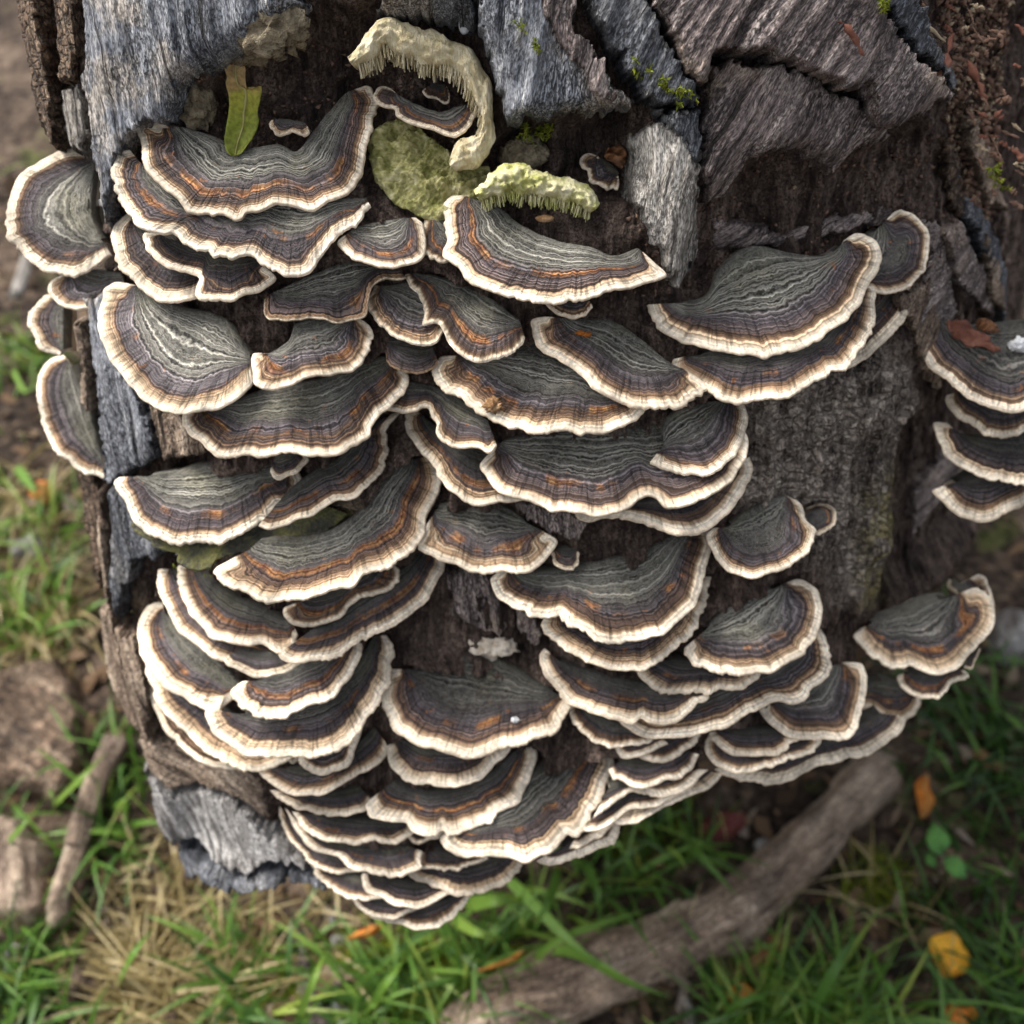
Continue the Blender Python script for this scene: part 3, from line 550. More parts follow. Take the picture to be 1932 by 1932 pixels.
 ('Y3','D',[(1350,1450),(1362,1460),(1385,1464),(1401,1472),(1427,1475),(1456,1476),(1482,1472),(1510,1460),(1541,1444),(1574,1436),(1600,1427),(1624,1430),(1644,1422),(1664,1412),(1683,1396),(1703,1369),(1710,1352)],[(1420,1420),(1500,1415),(1580,1385),(1660,1345)],1420,(.1,0,.1),'long pale lowest bracket beneath the olive ringed one',{}),
 ('Y4','D',[(1500,1425),(1525,1432),(1560,1425),(1600,1405),(1640,1385),(1675,1362),(1690,1345)],[(1540,1395),(1600,1375),(1650,1345)],1400,(.1,0,.2),PAL,{'group':GZ}),
 ('Z1','D',[(1155,1400),(1169,1419),(1181,1427),(1202,1423),(1218,1417),(1238,1411),(1260,1402)],[(1180,1395),(1240,1385)],1384,(0,0,.1),PAL,{'group':GZ}),
 ('Z2','D',[(1195,1418),(1220,1433),(1242,1436),(1264,1431),(1288,1419),(1312,1402),(1322,1386)],[(1220,1405),(1290,1380)],1398,(0,0,.3),PAL,{'group':GZ}),
 ('Z3','D',[(1150,1450),(1160,1466),(1171,1465),(1188,1477),(1208,1484),(1228,1480),(1250,1470),(1278,1465),(1290,1458),(1305,1445),(1318,1422)],[(1170,1435),(1220,1430),(1290,1415)],1424,(0,0,.6),'dark hollow bracket with frilled cream edge beside the split edged woolly one',{}),
 ('Z7','D',[(1120,1540),(1145,1525),(1172,1505),(1195,1492),(1230,1503),(1270,1497),(1302,1480),(1335,1452)],[(1150,1485),(1200,1470),(1280,1450)],1452,(0,0,.1),PAL,{'group':GZ}),
 ('Z6','D',[(1100,1565),(1125,1568),(1150,1555),(1178,1530),(1205,1522),(1245,1514),(1285,1496),(1318,1470)],[(1140,1515),(1200,1490),(1265,1465)],1474,(0,0,.1),PAL,{'group':GZ}),
 ('Z4','D',[(1140,1530),(1160,1546),(1178,1550),(1208,1549),(1251,1523),(1293,1508),(1326,1492),(1352,1475),(1364,1460)],[(1180,1500),(1250,1485),(1320,1452)],1490,(0,0,.05),PAL,{'group':GZ}),
 ('Z5','D',[(1015,1622),(1030,1630),(1046,1629),(1069,1623),(1112,1610),(1135,1596),(1158,1582),(1170,1556),(1166,1538)],[(1060,1600),(1100,1570),(1140,1535)],1552,(0,0,.1),PAL,{'group':GZ}),
 ('Z8','D',[(1075,1600),(1100,1596),(1125,1580),(1148,1560),(1165,1535),(1170,1515)],[(1095,1560),(1130,1520)],1520,(0,0,.25),PAL,{'group':GZ}),
 ('Q1','D',[(1760,585),(1740,582),(1730,600),(1732,630),(1745,665),(1770,695),(1800,720),(1835,745),(1870,760),(1910,768),(1960,762),(2005,735),(2030,690),(2030,640),(2010,605)],[(1790,605),(1850,615),(1980,600)],622,(.3,.3,.55),'dark slate bracket with wood scraps lying on it above three thin ones',{}),
 ('Q2','D',[(1790,742),(1790,752),(1809,778),(1838,801),(1865,817),(1898,821),(1932,814),(1968,795),(1990,765),(1985,735)],[(1830,735),(1900,735),(1970,725)],744,(.1,0,.6),'thin shadowed bracket right below the scrap strewn slate one',{}),
 ('Q3','D',[(1785,796),(1763,796),(1773,821),(1789,851),(1809,870),(1839,884),(1872,900),(1898,903),(1932,915),(1975,905),(2005,875),(2005,830)],[(1820,825),(1890,825),(1985,812)],816,(.1,.1,.7),'near black bracket with cream rim, third of the scrap strewn column',{}),
 ('Q4','D',[(1775,917),(1766,923),(1786,943),(1809,963),(1839,976),(1862,981),(1888,973),(1908,960),(1932,950),(1960,935),(1985,905),(1978,880)],[(1805,910),(1860,885),(1960,872)],888,(.1,.1,.5),'lowest pale rimmed bracket of the column of four',{}),
 ('G4','b',[(310,520),(290,500),(240,490),(210,520),(215,570),(260,605),(325,615),(340,650),(420,690),(520,720),(560,735),(620,770),(660,772),(720,740),(760,690),(782,620),(765,590)],[(340,545),(450,595),(560,635),(700,605)],186,(1.1,.4,.1),'thin bracket with rust ring inside the arched cream dead bracket',{'tilt':30,'lift':.006}),
 ('G5','b',[(490,505),(480,512),(510,545),(560,560),(600,585),(630,575),(632,530),(620,495)],[(530,480),(600,475)],158,(1.2,0,0),'tiny orange and cream bud in the dark hollow',{'tilt':34,'lift':.003}),
 ('G6','b',[(1480,905),(1440,872),(1390,885),(1376,920),(1390,955),(1420,965),(1420,1000),(1450,1040),(1530,1060),(1590,1075),(1602,1045),(1580,1010)],[(1500,900),(1560,940),(1600,985)],308,(.3,0,.2),'small cream and brown bracket beside the pale wedge of wood',{'tilt':30,'lift':.003}),
 ('G1','b',[(370,680),(270,690),(205,740),(180,820),(185,950),(220,1040),(300,1120),(400,1190),(500,1230),(600,1235),(700,1190),(820,1120),(900,1060)],[(450,730),(600,850),(720,940),(860,960)],292,(0,1,0),'old bracket crusted all over with green algae',{'tilt':34,'mat':'algae','lift':.004,'wave':.002}),
]
# ------------------------------------------------------------------ the log: macro shape of its broken face
SIL_PX = [(-60, -330), (-25, -60), (-10, 60), (30, 200), (85, 330), (100, 600), (85, 850), (112, 1050), (148, 1200), (152, 1345), (235, 1400),
          (262, 1470), (320, 1560), (420, 1610), (560, 1640), (700, 1680), (770, 1705), (900, 1640), (1000, 1600), (1120, 1560), (1290, 1470),
          (1480, 1425), (1660, 1350), (1745, 1270), (1800, 1300), (1900, 1300), (2050, 1290), (2500, 1270), (2600, -330)]
SIL = face(SIL_PX)
FEAT = [  # polygon, offset (m), softness (m)
 ([(330, 240), (345, 165), (430, 120), (530, 60), (620, 25), (720, 10), (880, 30), (925, 120), (945, 240), (1190, 215), (1195, 330), (1130, 380), (900, 350), (700, 300), (560, 300), (420, 285)], -.014, .006),
 ([(1330, 390), (1400, 320), (1500, 300), (1570, 335), (1640, 295), (1780, 220), (1850, 330), (1800, 430), (1770, 520), (1600, 520), (1400, 520), (1310, 540)], -.013, .008),
 ([(830, 1060), (1030, 1080), (1040, 1230), (1010, 1290), (760, 1270), (720, 1190)], -.010, .006),
 ([(1790, 860), (1785, 1000), (1770, 1120), (1740, 1230), (2400, 1230), (2400, 860)], -.022, .006),
 ([(1790, -60), (1850, 150), (1830, 260), (1900, 420), (2400, 420), (2400, -60)], -.008, .006),
 ([(90, 1040), (215, 1185), (245, 1200), (262, 1280), (280, 1400), (240, 1420), (150, 1340)], .004, .006),
 ([(255, 1440), (500, 1450), (600, 1640), (560, 1700), (300, 1700)], -.012, .01),
]
FEATP = [(face(p), h, s) for p, h, s in FEAT]

def macro(X, S):
    F = -.55 * np.maximum(np.abs(X + .0) - .055, 0) ** 2 / .10      # gently rounded across
    for p, h, s in FEATP:
        F = F + h * sstep(-s, s, sdist(p, X, S))
    return F

DX = .0005
gx = np.arange(-.215, .245, DX); gs = np.arange(-.055, .415, DX)
GX, GS = np.meshgrid(gx, gs)
FM = macro(GX, GS)
CAP = np.full(FM.shape, 9.0)
def lookup(A, x, s):
    ii = np.clip((x - gx[0]) / DX, 0, len(gx) - 1.01); jj = np.clip((s - gs[0]) / DX, 0, len(gs) - 1.01)
    i = ii.astype(int); j = jj.astype(int); a = ii - i; b = jj - j
    return (A[j, i] * (1 - a) + A[j, i + 1] * a) * (1 - b) + (A[j + 1, i] * (1 - a) + A[j + 1, i + 1] * a) * b
def hits(px, off=0.0):
    px = np.asarray(px, float).reshape(-1, 2); d = rays(px)
    n = np.zeros(len(px))
    for _ in range(10):
        t = ((P0 - CAM) @ EN + n) / (d @ EN)
        P = CAM + d * t[:, None]
        xs = np.stack([P[:, 0], (P - P0) @ ES], 1)
        n = .5 * n + .5 * (np.clip(lookup(FM, xs[:, 0], xs[:, 1]), -.035, .02) + off)
    return xs, n, toworld(xs[:, 0], xs[:, 1], n)
def hit(px, py, off=0.0):
    x, n, w = hits([(px, py)], off)
    return x[0], n[0], w[0]

# ------------------------------------------------------------------ brackets
rng = np.random.default_rng(7)
TOPS = {}
def bracket(idx, key, reg, rim, base, hy, style, label, opt):
    rp = cv(reg, rim); bp = cv(reg, base)
    bc = bp.mean(0)
    tilt = R(opt.get('tilt', float(np.interp(hy, [200, 700, 1700], [26, 20, 9]))))
    roll = R(opt.get('roll', 0))
    n = np.array([math.sin(roll), -math.sin(tilt), math.cos(tilt)]); n /= np.linalg.norm(n)
    _, _, A = hit(bc[0], hy)
    A = A + n * opt.get('lift', 0)
    Rm = on_plane(rp, A, n); Bm = on_plane(bp, A, n)
    Lr = np.linalg.norm(np.diff(Rm, axis=0), axis=1).sum()
    nu = int(np.clip(Lr / .00045, 40, 330)); nv = 34
    Rr = resample(Rm, nu); Bb = resample(Bm, nu)
    sd = idx * 13 + 5
    arc = np.linspace(0, Lr, nu)
    out = Rr - Bb; out /= np.linalg.norm(out, axis=1)[:, None] + 1e-9
    fin = np.minimum(1, np.minimum(arc, Lr - arc) / .004)
    Rr = Rr + out * ((fbm(arc * 150, arc * 0, 3, sd) * .0013 + fbm(arc * 700, arc * 0, 3, sd + 3) * .0009 * np.clip(.35 + 2 * vn(arc * 60, arc * 0, sd + 4), 0.05, 1)) * (.4 + .6 * fin))[:, None]
    # distance of every point to the margin = growth zone
    v = np.linspace(0, 1, nv) ** .85
    P = Bb[None] + (Rr - Bb)[None] * v[:, None, None]
    Q = Rr[::3]
    D = np.sqrt(((P[:, :, None, :] - Q[None, None]) ** 2).sum(-1)).min(-1)
    for it in range(3):                                # soften the creases of the zones away from the margin
        for kw_ in (3, 7, 13):
            kk = min(kw_, nu // 6)
            pad = np.pad(D, ((0, 0), (kk, kk)), mode='edge')
            cs = np.cumsum(np.pad(pad, ((0, 0), (1, 0))), 1)
            sm = (cs[:, 2 * kk + 1:] - cs[:, :-2 * kk - 1]) / (2 * kk + 1)
            wgt = sstep(.10, .5, D / D.max())
            D = D * (1 - wgt) + sm * wgt
    frac = (1 - v)[:, None] * D.max()                     # towards the foot the zones shrink onto the point of attachment
    wf = sstep(.30, .75, (1 - v))[:, None]
    D = D * (1 - wf) + frac * wf
    D[-1] = 0
    emax = D.max()
    Rs = .62 * emax + .38 * min(.020, emax * 1.5)
    Rs = max(Rs, .0025)
    q = D / Rs
    rimk = opt.get('rim', float(np.interp(hy, [900, 1250, 1450, 1700], [.95, 1.25, 1.4, 1.5])) + (.8 if 'pale' in label else 0) + rng.uniform(-.1, .2))
    qz = q + (1 - rimk) * .16 if rimk < 1 else q - (1 - 1 / rimk) * np.minimum(q, .22)
    # relief: sagging profile, radial undulation, zone ridges
    wv = opt.get('wave', .0010)
    U = np.repeat(arc[None], nv, 0); VV = np.repeat(v[:, None], nu, 1)
    size = min(1, emax / .018)
    h = -.0012 * size * VV ** 2 + wv * size * 1.6 * VV ** 1.6 * fbm(U * 95, VV * 1.1, 2, sd + 9)
    X_, S_, _n = toface(P.reshape(-1, 3))
    h = h + .00042 * fbm(q * 11, q * 0 + idx, 2, sd + 20) * sstep(.06, .25, q) * sstep(.05, .35, VV)
    h = h + .0007 * fbm(X_ * 260, S_ * 260, 4, sd + 30).reshape(q.shape) * sstep(.30, .75, q)
    h = h + .00025 * fbm(U * 1500, VV * 2, 2, sd + 40) * sstep(0, .12, q) * sstep(.6, .3, q)
    if opt.get('mat') == 'algae':
        h = h + .0026 * fbm(X_ * 300, S_ * 300, 4, sd + 50, .65).reshape(q.shape) + .0010 * np.sin(q * 16)
    top = P + h[..., None] * n
    T0, T1 = .0013 * (.75 + .25 * size), .0040 * size
    th = T0 + (T1 - T0) * (1 - VV) ** 1.5
    bot = P + (h - th)[..., None] * n - out[None] * (.0003 * VV[..., None] ** 4)
    ray = np.linalg.norm(Rr - Bb, axis=1)[None] * np.gradient(v)[:, None] + 1e-9
    slope = np.clip(np.abs(np.gradient(D, axis=0)) / ray, 0, 1)
    for _ in range(3):
        slope[1:-1] = (slope[:-2] + slope[1:-1] + slope[2:]) / 3
        slope[:, 1:-1] = (slope[:, :-2] + slope[:, 1:-1] + slope[:, 2:]) / 3
    zone = np.stack([qz, U, np.minimum(slope, VV * 2.2)], -1)
    stv = np.array([(idx * .6180339) % 1.0 * 10, style[0], style[1], style[2]])
    o = empty('bracket_fungus', A, label=label, cat='mushroom', group=opt.get('group', 'banded bracket fungi on the log'))
    mat = M[opt.get('mat', 'cap')]
    def mk(name, rows, zn, m):
        Pp = np.concatenate(rows, 0) if rows[0].ndim == 3 else np.stack(rows)
        Z = np.concatenate(zn, 0) if zn[0].ndim == 3 else np.stack(zn)
        r = Pp.shape[0]
        mesh_obj(name, Pp.reshape(-1, 3), gridfaces(nu, r), m, o,
                 {'zone': Z.reshape(-1, 3), 'style': np.repeat(stv[None], r * nu, 0)})
    # skirt that carries the flesh back into the wood
    skin = top[:1] - EN * .006 - n * .001
    j = int(np.argmin(np.abs(np.median(q, axis=1) - .13)))
    j = min(max(j, 6), nv - 4)
    mk('cap', [skin, top[:j + 1]], [zone[:1], zone[:j + 1]], mat)
    e1 = (Rr + out * .00030 + n * (h[-1] - T0 * .28)[:, None])[None]
    e2 = (Rr + out * .00034 + n * (h[-1] - T0 * .60)[:, None])[None]
    zr = zone[-1:] * np.array([0, 1, 1]) + np.array([max(0, 1 - rimk) * .16, 0, 0])
    zr[..., 0] -= .02
    mk('rim', [top[j:], e1, e2, bot[-1:]], [zone[j:], zr, zr, zr], mat)
    ub = bot[::-1][::3]
    skirt2 = bot[:1] - EN * .006 - n * .003
    mk('pore_surface', [ub, skirt2], [zone[::-1][::3], zone[:1]], M['pore'] if mat is M['cap'] else mat)
    # the log gives way where the bracket sits
    k0 = int(nv * .22)
    for src, marg in ((bot[k0:], .0008),):
        x, s, nn = toface(src.reshape(-1, 3))
        ii = np.clip(np.round((x - gx[0]) / DX).astype(int), 0, len(gx) - 1)
        jj = np.clip(np.round((s - gs[0]) / DX).astype(int), 0, len(gs) - 1)
        np.minimum.at(CAP, (jj, ii), nn - marg)
    TOPS[key] = dict(A=A, n=n, obj=o)
    return o

for i, b in enumerate(BR):
    bracket(i + 1, *b)

# ------------------------------------------------------------------ the log: mesh
def minfilter(a, r):
    for _ in range(r):
        b = a.copy()
        b[1:] = np.minimum(b[1:], a[:-1]); b[:-1] = np.minimum(b[:-1], a[1:])
        a = b.copy()
        a[:, 1:] = np.minimum(a[:, 1:], b[:, :-1]); a[:, :-1] = np.minimum(a[:, :-1], b[:, 1:])
    return a
CAP = minfilter(CAP, 6)
gr_w = GX + .004 * fbm(GX * 30, GS * 30, 2, 3)
fib = fbm(gr_w * 330, GS * 26, 4, 11, .55)
lump = fbm(GX * 70, GS * 60, 5, 21, .55)
rid = (.5 - np.abs(fbm(GX * 120 + .02 * fib, GS * 75, 4, 71, .55))) ** 2
FD = FM + .0030 * fib + .0075 * lump + .0065 * (rid - .2) + .0016 * fbm(GX * 480, GS * 330, 3, 77)
cell = fbm(GX * 260, GS * 300, 3, 31)
barkm = sstep(-.006, .008, sdist(face([(1400, 760), (1560, 700), (1700, 640), (1800, 760), (1800, 1000), (1780, 1130), (1740, 1180), (1600, 1170), (1560, 1090), (1400, 1010)]), GX, GS) + .006 * lump)
FD = FD + barkm * (.0016 * np.abs(cell) - .0008)
FD = np.where(CAP < 8, np.minimum(FD, np.maximum(CAP, FM - .05)), FD)
sil = sdist(SIL, GX, GS) + .0022 * fbm(GX * 160, GS * 160, 4, 41)
rr = .012
rnd = np.where(sil < rr, rr - np.sqrt(np.maximum(rr * rr - np.clip(rr - sil, 0, rr) ** 2, 0)), 0)
FD = FD - rnd
wz = (P0[2] + GS * ES[2]) / (-EN[2]) * -1                          # how far down -N the ground lies
deep = np.clip(-sil / .012, 0, 1) ** .8 * (wz + .03)
FD = FD - np.where(sil < 0, deep, 0)
keep = sil > -.0135
tanm = sstep(-.006, .006, sdist(face([(140, 1180), (215, 1185), (255, 1210), (275, 1300), (285, 1400), (230, 1410), (145, 1350)]), GX, GS) + .008 * lump)
tanm = np.maximum(tanm, .55 * sstep(-.004, .004, sdist(face([(960, 930), (1100, 960), (1090, 1030), (1010, 1010)]), GX, GS)))
lich = sstep(-.01, .008, sdist(face([(1690, 990), (1790, 960), (1800, 1120), (1760, 1210), (1680, 1190), (1690, 1090)]), GX, GS))
lich = np.maximum(lich, .8 * sstep(-.006, .004, sdist(face([(560, 1010), (660, 960), (700, 1000), (600, 1040)]), GX, GS)))
V = toworld(GX, GS, FD).reshape(-1, 3)
Fq = gridfaces(len(gx), len(gs))
kf = keep.ravel()[Fq].any(1)
Fq = Fq[kf]
used = np.zeros(len(V), bool); used[Fq.ravel()] = True
remap = np.cumsum(used) - 1
gr = np.stack([gr_w, GS, FD], -1).reshape(-1, 3)
msk = np.stack([barkm, tanm, lich, np.ones_like(lich)], -1).reshape(-1, 4)
log_o = empty('fallen_log', (P0[0], P0[1] + .15, 0.0), label='rotting broken log covered with banded bracket fungi', cat='log')
log_body = mesh_obj('log_body', V[used], remap[Fq], M['log'], log_o, {'gr': gr[used], 'mask': msk[used]})

def fd_at(x, s):
    return lookup(FD, x, s)

def slab(name, px, thick, mat, ang=0.0, jag=.0022, soft=.0016, rough=1.0, lab=None, seed=1, dx=.00055, lift=0.0, slope=(0, 0), parent=None, ridges=1.0):
    """a broken slab of wood or bark standing proud of the log face; ang turns the grain (degrees from straight up)"""
    px = np.asarray(px, float)
    xs = hits(px, thick + lift)[0]
    lo = xs.min(0) - .004; hi = xs.max(0) + .004
    X, S = np.meshgrid(np.arange(lo[0], hi[0], dx), np.arange(lo[1], hi[1], dx))
    a = R(ang); ga = X * math.cos(a) + S * math.sin(a); gb = -X * math.sin(a) + S * math.cos(a)
    sd = sdist(xs, X, S)
    jg = fbm(ga * 420, gb * 160, 4, seed, .6) * jag + fbm(ga * 1400, gb * 500, 2, seed + 5) * jag * .35
    sd = sd + jg
    B = macro(X, S) + lift
    gw = ga + .003 * fbm(ga * 40, gb * 14, 2, seed + 2)
    tex = .0020 * fbm(gw * 300, gb * 16, 4, seed + 7, .6) * ridges + .0016 * fbm(ga * 60, gb * 40, 3, seed + 8) + .0006 * fbm(gw * 1100, gb * 120, 2, seed + 9)
    c = xs.mean(0)
    topn = B + thick + rough * tex + slope[0] * (X - c[0]) + slope[1] * (S - c[1])
    edge = sstep(0, 1, np.clip(sd / soft, 0, 1))
    crumble = np.clip(1 - sd / .004, 0, 1) * np.abs(fbm(X * 500, S * 500, 3, seed + 12)) * .0022
    nn = (B - .007) + (topn - B + .007) * edge - crumble * edge
    gr_ = np.stack([gw + seed * .37, gb, nn], -1).reshape(-1, 3)
    V = toworld(X, S, nn).reshape(-1, 3)
    Fq = gridfaces(X.shape[1], X.shape[0])
    Fq = Fq[(sd.ravel()[Fq] > -.0006).any(1)]
    us = np.zeros(len(V), bool); us[Fq.ravel()] = True
    rm = np.cumsum(us) - 1
    o = mesh_obj(name, V[us], rm[Fq], M[mat], parent or log_o, {'gr': gr_[us]})
    if lab: o['label'] = lab
    return o

SL = [
 ('wood_slab', [(150, -90), (480, -90), (575, 5), (515, 68), (430, 132), (400, 146), (348, 166), (325, 236), (268, 240), (232, 285), (215, 330), (203, 440), (188, 420), (168, 280), (150, 150)], .010, 'grey', 4, 'smooth weathered blue grey slab'),
 ('wood_slab', [(150, 560), (205, 545), (238, 700), (285, 790), (303, 868), (252, 893), (242, 905), (192, 930), (172, 760), (158, 650)], .010, 'grey', 9, 'blue grey lower strip of the long plank'),
 ('wood_slab', [(191, 925), (245, 900), (268, 960), (332, 1050), (255, 1068), (242, 1118), (214, 1182), (202, 1100)], .009, 'slate', 6, 'black pitted stub of wood'),
 ('wood_block', [(272, 752), (318, 775), (352, 790), (402, 858), (304, 874), (288, 830)], .008, 'tanwood', 8, 'cracked red brown wood block'),
 ('bark_strip', [(-25, -60), (48, -60), (72, 60), (98, 190), (106, 262), (85, 300), (48, 255), (12, 130), (-20, 20)], .008, 'bark', 10, None),
 ('bark_strip', [(84, -60), (142, -60), (148, 100), (138, 158), (108, 162), (96, 70)], .007, 'bark', 5, None),
 ('bark_strip', [(106, 160), (150, 150), (163, 250), (160, 300), (120, 285), (108, 240)], .003, 'pale', 5, None),
 ('bark_strip', [(110, 610), (150, 600), (166, 690), (160, 792), (128, 778), (132, 700)], .0075, 'tanwood', 4, 'pale bark sliver'),
 ('bark_strip', [(92, 850), (140, 880), (188, 930), (195, 1010), (168, 1100), (150, 1190), (108, 1040)], .005, 'bark', 6, None),
 ('bark_strip', [(160, 930), (190, 925), (204, 1150), (215, 1190), (250, 1300), (235, 1330), (180, 1260), (165, 1100)], .0065, 'tanwood', 5, None),
 ('bark_strip', [(148, 1190), (215, 1185), (262, 1225), (282, 1330), (278, 1400), (228, 1396), (160, 1335)], .006, 'tanwood', 8, 'torn tan fibrous edge'),
 ('bark_flake', [(252, 1452), (330, 1505), (372, 1490), (440, 1515), (520, 1590), (590, 1655), (500, 1640), (470, 1660), (405, 1640), (365, 1590), (325, 1600), (290, 1560)], .005, 'ashbark', 20, 'torn pale ash grey flake of bark'),
 ('bark_flake', [(255, 1450), (292, 1570), (350, 1655), (420, 1690), (640, 1690), (600, 1660), (420, 1655), (330, 1600)], .003, 'slate', 30, None),
 ('bark_strip', [(240, 1400), (330, 1400), (470, 1445), (500, 1480), (520, 1560), (430, 1500), (370, 1482), (330, 1495), (262, 1450)], .004, 'tanwood', 60, None),
 ('wood_slab', [(700, -90), (880, -90), (903, 45), (862, 62), (800, 36), (742, 42), (706, 22)], .009, 'grey', -4, None),
 ('wood_slab', [(884, -90), (1000, -90), (1110, 105), (1203, 190), (1190, 207), (1080, 222), (957, 238), (938, 180), (902, 60)], .012, 'grey', -10, 'grey split slab with a straight sawn looking lower edge'),
 ('wood_slab', [(990, -90), (1070, -90), (1100, 50), (1150, 105), (1172, 190), (1125, 206), (1085, 130), (1050, 92), (1012, 40)], .0135, 'purple', -14, 'crumbly purple brown slab'),
 ('wood_slab', [(1075, -90), (1195, -90), (1262, 50), (1332, 182), (1318, 207), (1235, 205), (1165, 110), (1110, 40)], .014, 'slate', -24, 'dark blue grey ridge of wood'),
 ('wood_slab', [(1180, -90), (1620, -90), (1725, 85), (1810, 178), (1700, 250), (1655, 252), (1640, 172), (1562, 162), (1500, 122), (1400, 100), (1352, 112), (1345, 190), (1292, 130)], .017, 'purple', -36, 'large purple brown slab with long diagonal cracks'),
 ('wood_slab', [(1335, 110), (1500, 115), (1655, 200), (1695, 258), (1612, 296), (1572, 334), (1502, 292), (1422, 306), (1372, 380), (1330, 392), (1318, 250)], .010, 'purple', -30, 'rough lower step of purple brown wood'),
 ('wood_slab', [(1590, -90), (1700, -90), (1785, 90), (1858, 150), (1818, 182), (1720, 92)], .013, 'slate', -42, None),
 ('wood_wedge', [(1188, 255), (1300, 188), (1332, 228), (1322, 482), (1282, 562), (1252, 500), (1205, 420), (1182, 330)], .010, 'pale', -6, 'pale splintered wedge of wood'),
 ('wood_slab', [(1240, 205), (1332, 190), (1330, 330), (1300, 300), (1262, 250)], .013, 'slate', -8, None),
 ('wood_slab', [(1850, 330), (1932, 420), (2050, 560), (2050, 690), (1932, 520), (1860, 420)], .006, 'slate', -40, None),
 ('wood_slab', [(1865, 180), (1990, 300), (2050, 420), (1960, 400), (1880, 300)], .006, 'tanwood', -40, None),
 ('wood_fibre', [(835, 1085), (900, 1070), (955, 1110), (962, 1180), (945, 1205), (900, 1195), (850, 1160)], .0045, 'purple', 8, None),
 ('wood_fibre', [(958, 1150), (1000, 1140), (1030, 1200), (1028, 1235), (1000, 1228), (972, 1190)], .0055, 'purple', -6, None),
 ('wood_fibre', [(955, 935), (1060, 950), (1120, 985), (1100, 1030), (1040, 1020), (990, 990)], .003, 'purple', 4, None),
 ('wood_slab', [(1330, 400), (1480, 430), (1700, 370), (1790, 430), (1850, 600), (1790, 760), (1720, 640), (1750, 480), (1640, 430), (1480, 470), (1345, 480)], .002, 'purple', -60, None),
 ('wood_slab', [(1770, 430), (1840, 415), (1990, 600), (1990, 650), (1850, 570)], .005, 'purple', -45, None),
 ('bark_strip', [(1795, 240), (1865, 300), (1885, 420), (1835, 425), (1805, 330)], .004, 'bark', -30, None),
 ('wood_slab', [(1900, 430), (1960, 470), (2050, 640), (1960, 610)], .008, 'tanwood', -38, None),
 ('wood_slab', [(1805, 1000), (1900, 960), (2050, 950), (2050, 1075), (1940, 1070), (1860, 1095), (1800, 1110)], .003, 'purple', -75, None),
 ('wood_slab', [(1690, 560), (1760, 520), (1800, 640), (1800, 760), (1740, 700)], .003, 'tanwood', -20, None),
]
for i, (nm, px, th, mt, an, lb) in enumerate(SL):
    slab(nm, px, th, mt, an, seed=100 + 17 * i, lab=lb, ridges=.35 if nm == 'bark_flake' else 1.0)
# ------------------------------------------------------------------ small things on the log
def solid(Pg, n, thick, flip=False):
    """closed sheet from a grid of points; n is the side that gets the thickness (downwards)"""
    r, c, _ = Pg.shape
    th = np.asarray(thick, float)
    B = Pg - n * (th[..., None] if th.ndim else th)
    V = np.concatenate([Pg.reshape(-1, 3), B.reshape(-1, 3)])
    F = gridfaces(c, r); F2 = F[:, ::-1] + r * c
    idx = np.arange(r * c).reshape(r, c)
    ring = np.concatenate([idx[0, :], idx[1:, -1], idx[-1, -2::-1], idx[-2:0:-1, 0]])
    nx = np.roll(ring, -1)
    F3 = np.stack([ring, ring + r * c, nx + r * c, nx], 1)
    return V, np.concatenate([F, F2, F3])

def leaf_material(name, stops, trans=.2, rough=.6):
    k = NT(name)
    t = k.attr('along').outputs['Fac']
    pos = k.n('ShaderNodeTexCoord').outputs['Object']
    nz = k.noise(pos, 260, 4, .6)
    f = k.math('ADD', t, k.math('MULTIPLY', k.math('SUBTRACT', nz, .5), .28))
    col = k.val(k.ramp(f, stops), k.mr(k.noise(pos, 800, 2), .3, .7, .75, 1.25))
    return k.done(col, rough, k.bump(nz, .4, .0006), .35, trans)

M['greenleaf'] = leaf_material('half_green_leaf', [(0, (.46, .32, .16)), (.28, (.42, .28, .10)), (.36, (.36, .34, .04)), (.62, (.22, .25, .025)), (1, (.18, .21, .03))])
M['yellowleaf'] = leaf_material('yellow_leaf', [(0, (.62, .30, .03)), (.4, (.78, .42, .03)), (1, (.72, .30, .025))])
M['orangeleaf'] = leaf_material('orange_leaf', [(0, (.42, .13, .015)), (.5, (.62, .20, .02)), (1, (.45, .20, .05))])
M['brownleaf'] = leaf_material('brown_leaf', [(0, (.16, .07, .03)), (.5, (.26, .12, .05)), (1, (.14, .07, .04))])
M['redleaf'] = leaf_material('maroon_leaf', [(0, (.09, .018, .015)), (.5, (.15, .03, .025)), (1, (.08, .03, .02))])
M['freshleaf'] = leaf_material('fresh_green_leaf', [(0, (.06, .16, .03)), (.5, (.10, .26, .05)), (1, (.06, .18, .05))])
M['vein'] = plain('leaf_vein', [(.30, .27, .10), (.42, .38, .16)], 300)
M['straw'] = plain('straw', [(.20, .15, .06), (.40, .31, .14), (.52, .43, .22)], 60)
M['palecrumb'] = plain('pale_crumb', [(.34, .27, .19), (.58, .50, .40), (.75, .70, .62)], 300, bump=.8)
M['browncrumb'] = plain('brown_crumb', [(.10, .05, .02), (.30, .17, .08), (.50, .34, .20)], 300, bump=.8)
M['shell'] = plain('white_shell', [(.62, .62, .62), (.78, .79, .80)], 300, rough=.4)
M['lump'] = plain('rotten_beige_lump', [(.06, .045, .03), (.21, .17, .11), (.40, .34, .23)], 240, 5, bump=1.0, bdist=.002)
M['chip'] = plain('wood_chip', [(.05, .028, .02), (.17, .10, .07), (.32, .22, .155)], 120, 4, bump=.7, stretch=(1, .25, 1))
M['chippale'] = plain('pale_wood_chip', [(.14, .10, .06), (.34, .26, .17), (.52, .43, .30)], 120, 4, bump=.7, stretch=(1, .25, 1))
